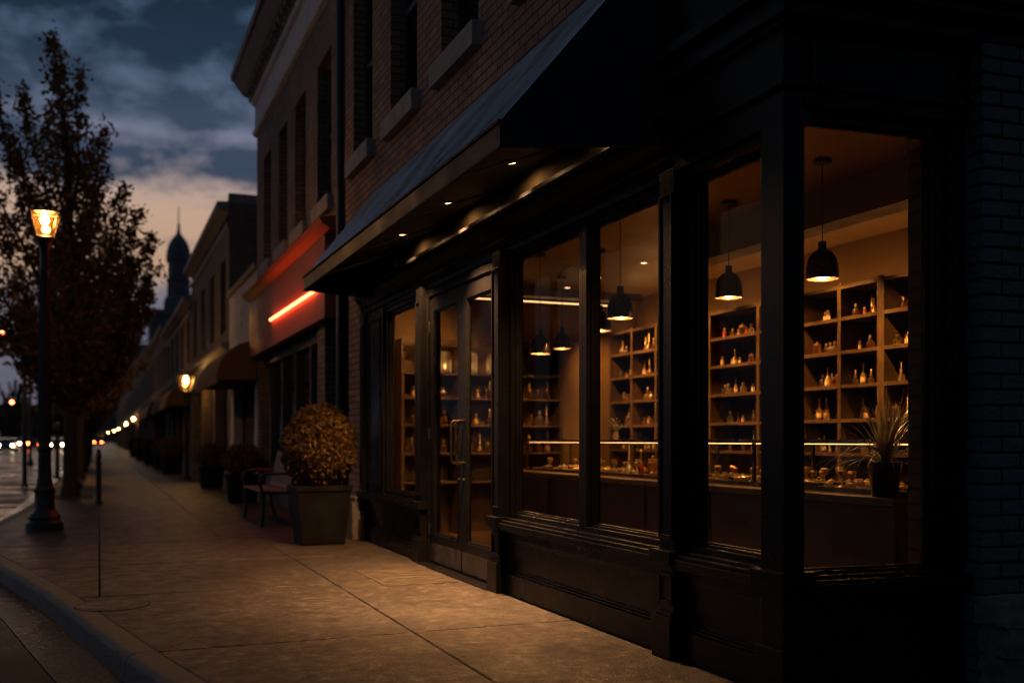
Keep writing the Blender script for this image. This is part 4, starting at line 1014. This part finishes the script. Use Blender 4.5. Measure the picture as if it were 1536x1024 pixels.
def planter(loc, label, cat, group, w=.28, h=.62, ball=(.38, .43), name='planter_bush', seed=1, leaves=5200, square=True, lean=1.0, size=.021):
    r = thing(name, label, cat, (*loc, 0), group); rr = random.Random(seed)
    q = MB(); n = 4 if square else 20; k = math.sqrt(2) if square else 1
    q.lathe([(w * .78 * k, 0), (w * .80 * k, .02), (w * .97 * k, h - .06), (w * 1.02 * k, h - .055), (w * 1.03 * k, h), (w * .93 * k, h), (w * .90 * k, h - .07), (.01, h - .07)], n, rot=R(45) if square else 0)
    q.build('pot', M['planter'], r, local=True, ang=25, bevel=.004 if square else 0)
    rx, rz = ball; cz = h + rz * .88; pts = []
    while len(pts) < leaves:
        a = rr.uniform(0, 6.283); b = rr.uniform(-1, 1); t = rr.random() ** .22
        bump = 1 + .025 * math.sin(5 * a + 3 * b) + .02 * math.sin(9 * b + 2 * a) + rr.gauss(0, .018)
        pts.append((rx * t * bump * math.sqrt(1 - b * b) * math.cos(a), rx * t * bump * math.sqrt(1 - b * b) * math.sin(a), cz + rz * t * bump * b))
    pts = [p for p in pts if p[2] > h - .05]
    q = MB(); leaf_cloud(q, pts, size, rr); q.build('bush', M['box'], r, local=True, smooth=False)
    q = MB(); q.tube([(0, 0, h - .08), (.01, 0, cz)], [.03, .018], 6)
    for i in range(9):
        a = rr.uniform(0, 6.28); q.tube([(0, 0, h - .03), (rx * .5 * math.cos(a), rx * .5 * math.sin(a), cz + rr.uniform(-.1, .25) * rz)], [.012, .004], 5)
    q.build('stem', M['bark'], r, local=True)
    return r
planter((2.16, 10.62), 'clipped egg shaped bush in a tapered square planter, the nearest one', 'planter', 'planters along the shopfronts', .285, .62, (.40, .455), leaves=15000)
pb = planter((2.30, 17.9), 'round shrub in a low dark pot just beyond the bench', 'planter', 'planters along the shopfronts', .30, .50, (.36, .28), seed=3, leaves=2600, square=False, size=.035)
for px, D, sc_, txt in ((317, 22.8, 1.0, 'second shrub in a dark pot beyond the bench, under the brown awning'), (258, 32, 1.15, 'shrub in a dark pot right of the second lit lantern post'), (243, 37, 1.1, 'shrub in a dark pot beside the second lit lantern post'), (226, 44, 1.1, 'shrub in a dark pot beyond the second lit lantern'), (212, 54, 1.15, 'farthest shrub but one in the row of dark pots'), (202, 66, 1.2, 'farthest shrub in the row of dark pots')):
    c = copy_tree(pb); x, y = at(px, D); c.location = (x, y, 0); c.scale = (sc_, sc_, sc_); c.rotation_euler = (0, 0, D); c['label'] = txt

# bollard and slim poles on the kerb side
x, y = at(148, 17.2)
bo = thing('bollard', 'slim black bollard standing on the sidewalk joint', 'bollard', (x, y, 0))
q = MB(); q.lathe([(.07, 0), (.07, .03), (.045, .06), (.040, .78), (.05, .80), (.05, .83), (.04, .85), (.032, .92), (.001, .95)], 14); q.build('shaft', M['castiron'], bo, local=True)
q = MB(); q.lathe([(.052, .66), (.052, .70)], 14); q.build('band', M['metal'], bo, local=True)
for px, D, H, txt in ((37, 25.8, 4.2, 'thin black sign pole at the road edge left of the near lamp'), (86, 28, 1.25, 'short parking meter post on the kerb right of the near lamp')):
    x, y = at(px, D); x = max(x, -1.9)
    p = thing('sign_pole' if H > 2 else 'parking_meter', txt, 'pole' if H > 2 else 'parking meter', (x, y, -.13 if x < -1.2 else 0))
    q = MB(); q.lathe([(.09, 0), (.09, .04), (.06, .08), (.05, H)], 10); q.build('pole', M['castiron'], p, local=True)
    q = MB()
    if H > 2: q.box(-.22, .22, -.075, -.055, H - .65, H - .05); q.build('sign_plate', M['metal'], p, local=True, bevel=.01)
    else: q.lathe([(.05, H), (.09, H + .05), (.10, H + .22), (.07, H + .32), (.01, H + .35)], 12); q.build('meter_head', M['castiron'], p, local=True)

# traffic lights
def traffic_light(px, D, zl, txt):
    x, y = at(px, D); r = thing('traffic_light', txt, 'traffic light', (x + 1.2, y, -.14), 'traffic lights')
    z = zl + .14
    q = MB(); q.lathe([(.16, 0), (.14, .1), (.07, .3), (.06, z + .5)], 12); q.build('pole', M['castiron'], r, local=True)
    q = MB(); q.tube([(0, 0, z + .35), (-1.2, 0, z + .40)], .04, 8); q.build('mast_arm', M['castiron'], r, local=True)
    q = MB(); q.box(-1.36, -1.04, -.1, .14, z - .85, z + .22); h = q.build('signal_head', M['castiron'], r, local=True, bevel=.02)
    for k, mm in enumerate(('signal', 'unlit', 'unlit')):
        q = MB(); q.lathe([(.115, 0), (.115, .02), (.06, .04), (.001, .045)], 16); q.v = [(a - 1.2, -.10 - c, b + z - k * .34) for a, b, c in q.v]; q.build('signal_lens', M[mm], h, local=True)
    return r
traffic_light(18, 75, zat(603, 75), 'red traffic light hanging over the road at the far left')
traffic_light(4, 48, zat(497, 48), 'nearer red traffic light half hidden by leaves at the left edge')

# ================================================================= CARS
def car(label, paint):
    r = thing('car', label, 'car', (0, 0, -.14), 'cars on the wet road')
    prof = [(-2.15, .28), (-2.2, .55), (-2.1, .80), (-1.2, .90), (-.55, 1.36), (.75, 1.40), (1.55, .98), (2.1, .92), (2.2, .6), (2.15, .28), (1.75, .26), (-1.75, .26)]
    q = MB(); q.prism(prof, -.86, .86, lambda p, a: (a, p[0], p[1])); q.build('body', paint, r, local=True, bevel=.06, ang=40)
    q = MB()
    q.slab([(-.72, -1.19, .94), (.72, -1.19, .94), (.62, -.60, 1.34), (-.62, -.60, 1.34)], .02); q.build('windscreen', M['darkwin'], r, local=True)
    q = MB(); q.slab([(.70, 1.54, 1.03), (-.70, 1.54, 1.03), (-.62, .82, 1.37), (.62, .82, 1.37)], .02); q.build('rear_window', M['darkwin'], r, local=True)
    for s in (-1, 1):
        q = MB(); q.box(s * .862, s * .872, -.85, .05, .95, 1.28); q.box(s * .862, s * .872, .12, 1.0, .95, 1.28); q.build('side_window', M['darkwin'], r, local=True)
        for yy in (-1.35, 1.35):
            q = MB(); n0 = len(q.v); q.lathe([(.30, -.10), (.33, -.08), (.33, .08), (.30, .10)], 18); q.v = [(c + s * .80, a + yy, b + .33) for a, b, c in q.v]; wv = q.build('wheel', M['tyre'], r, local=True)
            q = MB(); q.lathe([(.19, -.03), (.19, .03), (.05, .045)], 12); q.v = [(s * (c + .875), a + yy, b + .33) for a, b, c in q.v]; q.build('rim', M['rim'], wv, local=True)
        q = MB(); q.lathe([(.002, .05), (.095, .03), (.10, 0)], 12); q.v = [(a + s * .64, -2.17 - c, b + .66) for a, b, c in q.v]; q.build('headlight', M['headlight'], r, local=True)
        q = MB(); q.lathe([(.002, .04), (.085, .03), (.09, 0)], 12); q.v = [(a * 1.3 + s * .64, 2.15 + c, b + .76) for a, b, c in q.v]; q.build('taillight', M['taillight'], r, local=True)
    return r
c0 = car('dark car with bright headlights coming closest at the left edge', M['carpaint_a'])
x, y = at(11, 104); c0.location = (x, y, -.14)
def more_car(px, D, away, txt):
    c = copy_tree(c0); x, y = at(px, D); c.location = (x, y, -.14); c.rotation_euler = (0, 0, math.pi if away else 0); c['label'] = txt
more_car(38, 150, False, 'dark car with small headlights behind the closest car')
more_car(52, 128, True, 'dark car with red tail lights left of the near lamp post')
more_car(86, 118, False, 'dark car with headlights between the near lamp post and the tree')
more_car(97, 165, True, 'dark car with red tail lights just left of the nearest tree trunk')
more_car(121, 120, True, 'dark car with red tail lights right of the nearest tree trunk')
more_car(147, 190, True, 'dark car with red tail lights at the end of the street by the bollard')
more_car(70, 200, False, 'dark car hidden partly behind the near lamp post, far down the road')

# ================================================================= TREES
def tree(label, loc, tips, H, seed, leaves, size, mat, trunk=.13, group='street trees', name='street_tree', base=1.7):
    r = thing(name, label, 'tree', (*loc, 0), group); rr = random.Random(seed)
    q = MB(); q.tube([(0, 0, -.03), (.01, .0, .25), (.0, .02, 1.2), (.04, 0, 2.2), (0, .02, H * .55), (.02, 0, H * .8)], [trunk * 1.5, trunk, trunk * .9, trunk * .8, trunk * .45, trunk * .12], 10)
    L = MB(); pts = []; tot = 0; segs = []
    for (tx_, ty_, tz) in tips:
        rad = math.hypot(tx_, ty_); z0 = max(base, tz - rad * 1.15 - rr.uniform(1.6, 3.0)); z0 = min(z0, H * .72)
        P = []
        for i in range(9):
            t = i / 8; e = t ** .75
            P.append(Vector((tx_ * e + .06 * math.sin(7 * t + seed), ty_ * e, z0 + (tz - z0) * t)))
        q.tube(P, [max(.006, trunk * .38 * (1 - t / 8)) for t in range(9)], 6)
        segs.append((P, (P[-1] - P[0]).length))
    tot = sum(s[1] for s in segs)
    for P, ln in segs:
        n = int(leaves * ln / tot)
        for k in range(n):
            t = rr.random() ** .8 * .9 + .1; i = min(7, int(t * 8)); c = P[i].lerp(P[i + 1], t * 8 - i)
            spread = (.32 * (1 - t) ** .8 + .075) * min(1, ln / 2.2 + .3)
            # leaves sit in small bunches around side twigs
            tw = rr.Random(int(t * 26) * 17 + int(ln * 1000)) if False else random.Random(int(t * 24) * 17 + int(ln * 1000) + rr.randint(0, 2) * 911)
            a = tw.uniform(0, 6.283); rad2 = spread * tw.uniform(.3, 1.15)
            off = Vector((math.cos(a) * rad2, math.sin(a) * rad2, tw.uniform(-.12, .22)))
            jit = Vector((rr.gauss(0, .07), rr.gauss(0, .07), rr.gauss(0, .08)))
            pts.append(c + off * rr.uniform(.5, 1.0) + jit)
    leaf_cloud(L, pts, size, rr)
    q.build('trunk', M['bark'], r, local=True)
    L.build('crown', mat, r, local=True, smooth=False)
    return r
# tips of the nearest tree, measured from its trunk
tips = [(-.26, 0, 8.75), (-.15, .3, 8.2), (.19, -.2, 8.05), (-.77, .1, 7.7), (.64, .1, 7.2), (-1.28, -.2, 7.65), (-1.7, .2, 6.9), (1.02, .2, 6.1), (1.28, -.2, 5.55), (1.50, .1, 5.1), (1.60, -.1, 4.45), (1.5, .3, 3.7), (1.2, -.3, 3.0), (-1.9, .1, 5.6), (-1.8, -.3, 4.4), (-1.5, .3, 3.3), (-.9, -.5, 6.6), (.4, .7, 6.8), (-.3, -.8, 7.0), (.5, -.9, 5.8), (-.6, 1.0, 5.9), (.9, .9, 5.0), (1.0, -1.0, 4.3), (-1.1, -1.0, 5.0), (-1.0, 1.1, 4.2), (.2, 1.4, 4.6), (-.1, -1.4, 4.8), (.7, -1.1, 3.2), (-.7, -1.2, 3.3), (.6, 1.2, 3.3), (-.6, 1.2, 3.0), (1.45, -.5, 4.0), (1.15, .5, 4.7)]
tree('nearest street tree, tall with upright twigs and amber leaves behind the near lamp', (-.53, 21.0), tips, 8.4, 5, 23000, .060, M['leaf_a'], .14)
def rand_tips(n, H, rad, seed, z0=2.8):
    rr = random.Random(seed); T = []
    for k in range(n):
        z = z0 + (H - z0) * ((k + .5) / n) ** .8; f = math.sin(math.pi * min(1, (z - z0 * .55) / (H - z0 * .5)) ** .8) ** .6 if z < H * .97 else .1
        a = rr.uniform(0, 6.283); T.append((rad * f * math.cos(a) * rr.uniform(.7, 1), rad * f * math.sin(a) * rr.uniform(.7, 1), z))
    return T
t1 = tree('second street tree along the kerb behind the nearest one', (-.55, 30.5), rand_tips(30, 7.4, 2.0, 3), 7.4, 9, 8000, .075, M['leaf_a'], .14)
for (x, y, sx, txt) in ((-.55, 38.0, .95, 'third street tree along the kerb'), (-.55, 47.0, 1.0, 'fourth street tree along the kerb, far down the sidewalk'), (-.6, 59.0, 1.05, 'fifth street tree along the kerb, small in the distance'), (-.6, 75.0, 1.0, 'last street tree along the kerb')):
    c = copy_tree(t1); c.location = (x, y, 0); c.rotation_euler = (0, 0, y); c.scale = (sx, sx, sx); c['label'] = txt
f1 = tree('broad dark tree across the road at the left edge, tallest of its group', (0, 0), rand_tips(34, 14, 6, 21, 2.5), 14, 31, 6500, .26, M['leaf_far'], .3, 'trees across the road', 'far_tree')
x, y = at(-40, 170); f1.location = (x, y, 0)
for px, D, s_, txt in ((20, 190, .9, 'dark tree across the road behind the red traffic light'), (58, 205, .8, 'dark tree across the road between sign pole and near lamp'), (95, 240, .9, 'dark tree far across the road behind the nearest trunk'), (128, 270, .9, 'dark tree closing the far end of the road'), (-75, 140, .9, 'dark tree across the road, half cut by the left edge')):
    c = copy_tree(f1); x, y = at(px, D); c.location = (x, y, 0); c.scale = (s_, s_, s_); c.rotation_euler = (0, 0, px); c['label'] = txt
for px, D, w_, h_, txt in ((60, 300, 22, 11, 'dim flat roofed building across the far road'), (140, 330, 26, 14, 'dim building closing the far end of the street')):
    x, y = at(px, D); b = thing('far_building', txt, 'building', (x, y, 0))
    q = MB(); q.box(x - w_ / 2, x + w_ / 2, y, y + 12, 0, h_); q.build('wall', M['farwall'], b, smooth=False)
    q = MB(); q.box(x - w_ / 2 - .3, x + w_ / 2 + .3, y - .3, y + 12.3, h_, h_ + .6); q.build('roof', M['cornice'], b)
    for k in range(6):
        for zz in (2.0, 6.0):
            q = MB(); xx = x - w_ / 2 + w_ * (k + .5) / 6; q.box(xx - .9, xx + .9, y - .06, y - .01, zz, zz + 2.2); q.build('window', M['darkwin'], b)

# ================================================================= SKY, SUN
wd = bpy.data.worlds.new('World'); sc.world = wd; wd.use_nodes = True
nt = wd.node_tree
for n in list(nt.nodes): nt.nodes.remove(n)
out = nt.nodes.new('ShaderNodeOutputWorld')
sky = N(nt, 'ShaderNodeTexSky', sky_type='NISHITA', sun_disc=False, sun_elevation=R(1.0), sun_rotation=R(-2), altitude=100, air_density=1.2, dust_density=2.0, ozone_density=2.0)
tc = N(nt, 'ShaderNodeTexCoord'); sep = N(nt, 'ShaderNodeSeparateXYZ'); nt.links.new(tc.outputs['Generated'], sep.inputs[0])
mp = N(nt, 'ShaderNodeMapping'); mp.inputs['Scale'].default_value = (3.2, 3.2, 6.5); mp.inputs['Location'].default_value = (.35, .1, .2); nt.links.new(tc.outputs['Generated'], mp.inputs[0])
n1 = N(nt, 'ShaderNodeTexNoise', Scale=1.6, Detail=7, Roughness=.55, Distortion=.35); nt.links.new(mp.outputs[0], n1.inputs['Vector'])
n2 = N(nt, 'ShaderNodeTexNoise', Scale=4.2, Detail=8, Roughness=.55, Distortion=.15); nt.links.new(mp.outputs[0], n2.inputs['Vector'])
def ramp(stops, v):
    r = N(nt, 'ShaderNodeValToRGB'); nt.links.new(v, r.inputs[0]); el = r.color_ramp.elements
    while len(el) > 1: el.remove(el[-1])
    el[0].position = stops[0][0]; el[0].color = (*stops[0][1], 1)
    for z, c in stops[1:]: k = el.new(min(1, z * 2)); k.color = (*c, 1)
    return r.outputs[0]
def G1(v): return (v, v, v)
def madd(a, k, b):
    n = N(nt, 'ShaderNodeMath', operation='MULTIPLY_ADD'); nt.links.new(a, n.inputs[0]); n.inputs[1].default_value = k
    if hasattr(b, 'is_linked'): nt.links.new(b, n.inputs[2])
    else: n.inputs[2].default_value = b
    return n.outputs[0]
zz = madd(maprange(nt, n1.outputs['Fac'], .25, .75, -1, 1), .010, sep.outputs[2])
zz = maprange(nt, zz, 0, .5, 0, 1)
# clear sky behind the clouds, by height
clear = ramp([(0, (.13, .13, .17)), (.10, (.17, .18, .24)), (.13, (.30, .25, .25)), (.16, (.52, .33, .22)), (.21, (.55, .37, .27)), (.24, (.43, .33, .30)), (.27, (.21, .215, .30)), (.30, (.13, .165, .25)), (.33, (.085, .13, .21)), (.38, (.07, .12, .20)), (.5, (.03, .06, .11))], zz)
deck = ramp([(0, (.09, .105, .15)), (.12, (.10, .12, .175)), (.16, (.17, .16, .20)), (.21, (.10, .105, .15)), (.25, (.038, .060, .105)), (.30, (.042, .066, .112)), (.34, (.015, .033, .063)), (.40, (.009, .022, .042)), (.5, (.009, .020, .038))], zz)
cover = ramp([(0, G1(.65)), (.09, G1(.60)), (.13, G1(.50)), (.155, G1(.26)), (.205, G1(.24)), (.228, G1(.42)), (.245, G1(.76)), (.268, G1(.74)), (.285, G1(.44)), (.30, G1(.60)), (.325, G1(.62)), (.36, G1(.66)), (.5, G1(.8))], zz)
msk = N(nt, 'ShaderNodeMath', operation='ADD'); nt.links.new(n2.outputs['Fac'], msk.inputs[0]); nt.links.new(madd(cover, .85, -.425), msk.inputs[1])
west = mixcol(nt, maprange(nt, msk.outputs[0], .41, .63, 0, 1), clear, deck)
# away from the sunset the cloud deck is a plain cold blue grey
cold = mixcol(nt, maprange(nt, sep.outputs[2], .0, .45, 0, 1), (.17, .20, .27), (.045, .07, .105))
cold = mixcol(nt, maprange(nt, sep.outputs[1], -.5, .35, 0, 1), (.032, .043, .064), cold)
cl2 = mixcol(nt, maprange(nt, sep.outputs[1], .35, .85, 0, 1), cold, west)
nb1 = N(nt, 'ShaderNodeBackground', Strength=.05); nt.links.new(sky.outputs[0], nb1.inputs[0])
nb2 = N(nt, 'ShaderNodeBackground', Strength=1.0); nt.links.new(cl2, nb2.inputs[0])
mxs = N(nt, 'ShaderNodeMixShader', Fac=.95); nt.links.new(nb1.outputs[0], mxs.inputs[1]); nt.links.new(nb2.outputs[0], mxs.inputs[2]); nt.links.new(mxs.outputs[0], out.inputs[0])

sl = bpy.data.lights.new('sun', 'SUN'); sl.energy = .06; sl.angle = R(12); sl.color = (1, .72, .5)
so_ = bpy.data.objects.new('sun', sl); COL.objects.link(so_); so_.rotation_euler = (R(-84), 0, 0); so_.location = (0, 30, 30)

# ================================================================= render settings
sc.view_settings.view_transform = 'Standard'; sc.view_settings.look = 'None'; sc.view_settings.exposure = 0; sc.view_settings.gamma = 1
cy = sc.cycles
cy.use_denoising = True; cy.denoiser = 'OPENIMAGEDENOISE'
cy.max_bounces = 7; cy.transparent_max_bounces = 24; cy.sample_clamp_indirect = 3; cy.sample_clamp_direct = 0
cy.pixel_filter_type = 'BLACKMAN_HARRIS'; cy.filter_width = 1.05; cy.denoising_prefilter = 'ACCURATE'; cy.denoising_input_passes = 'RGB_ALBEDO_NORMAL'
cy.caustics_reflective = False; cy.caustics_refractive = False
print('bottles', nb, 'objects', len(COL.objects))
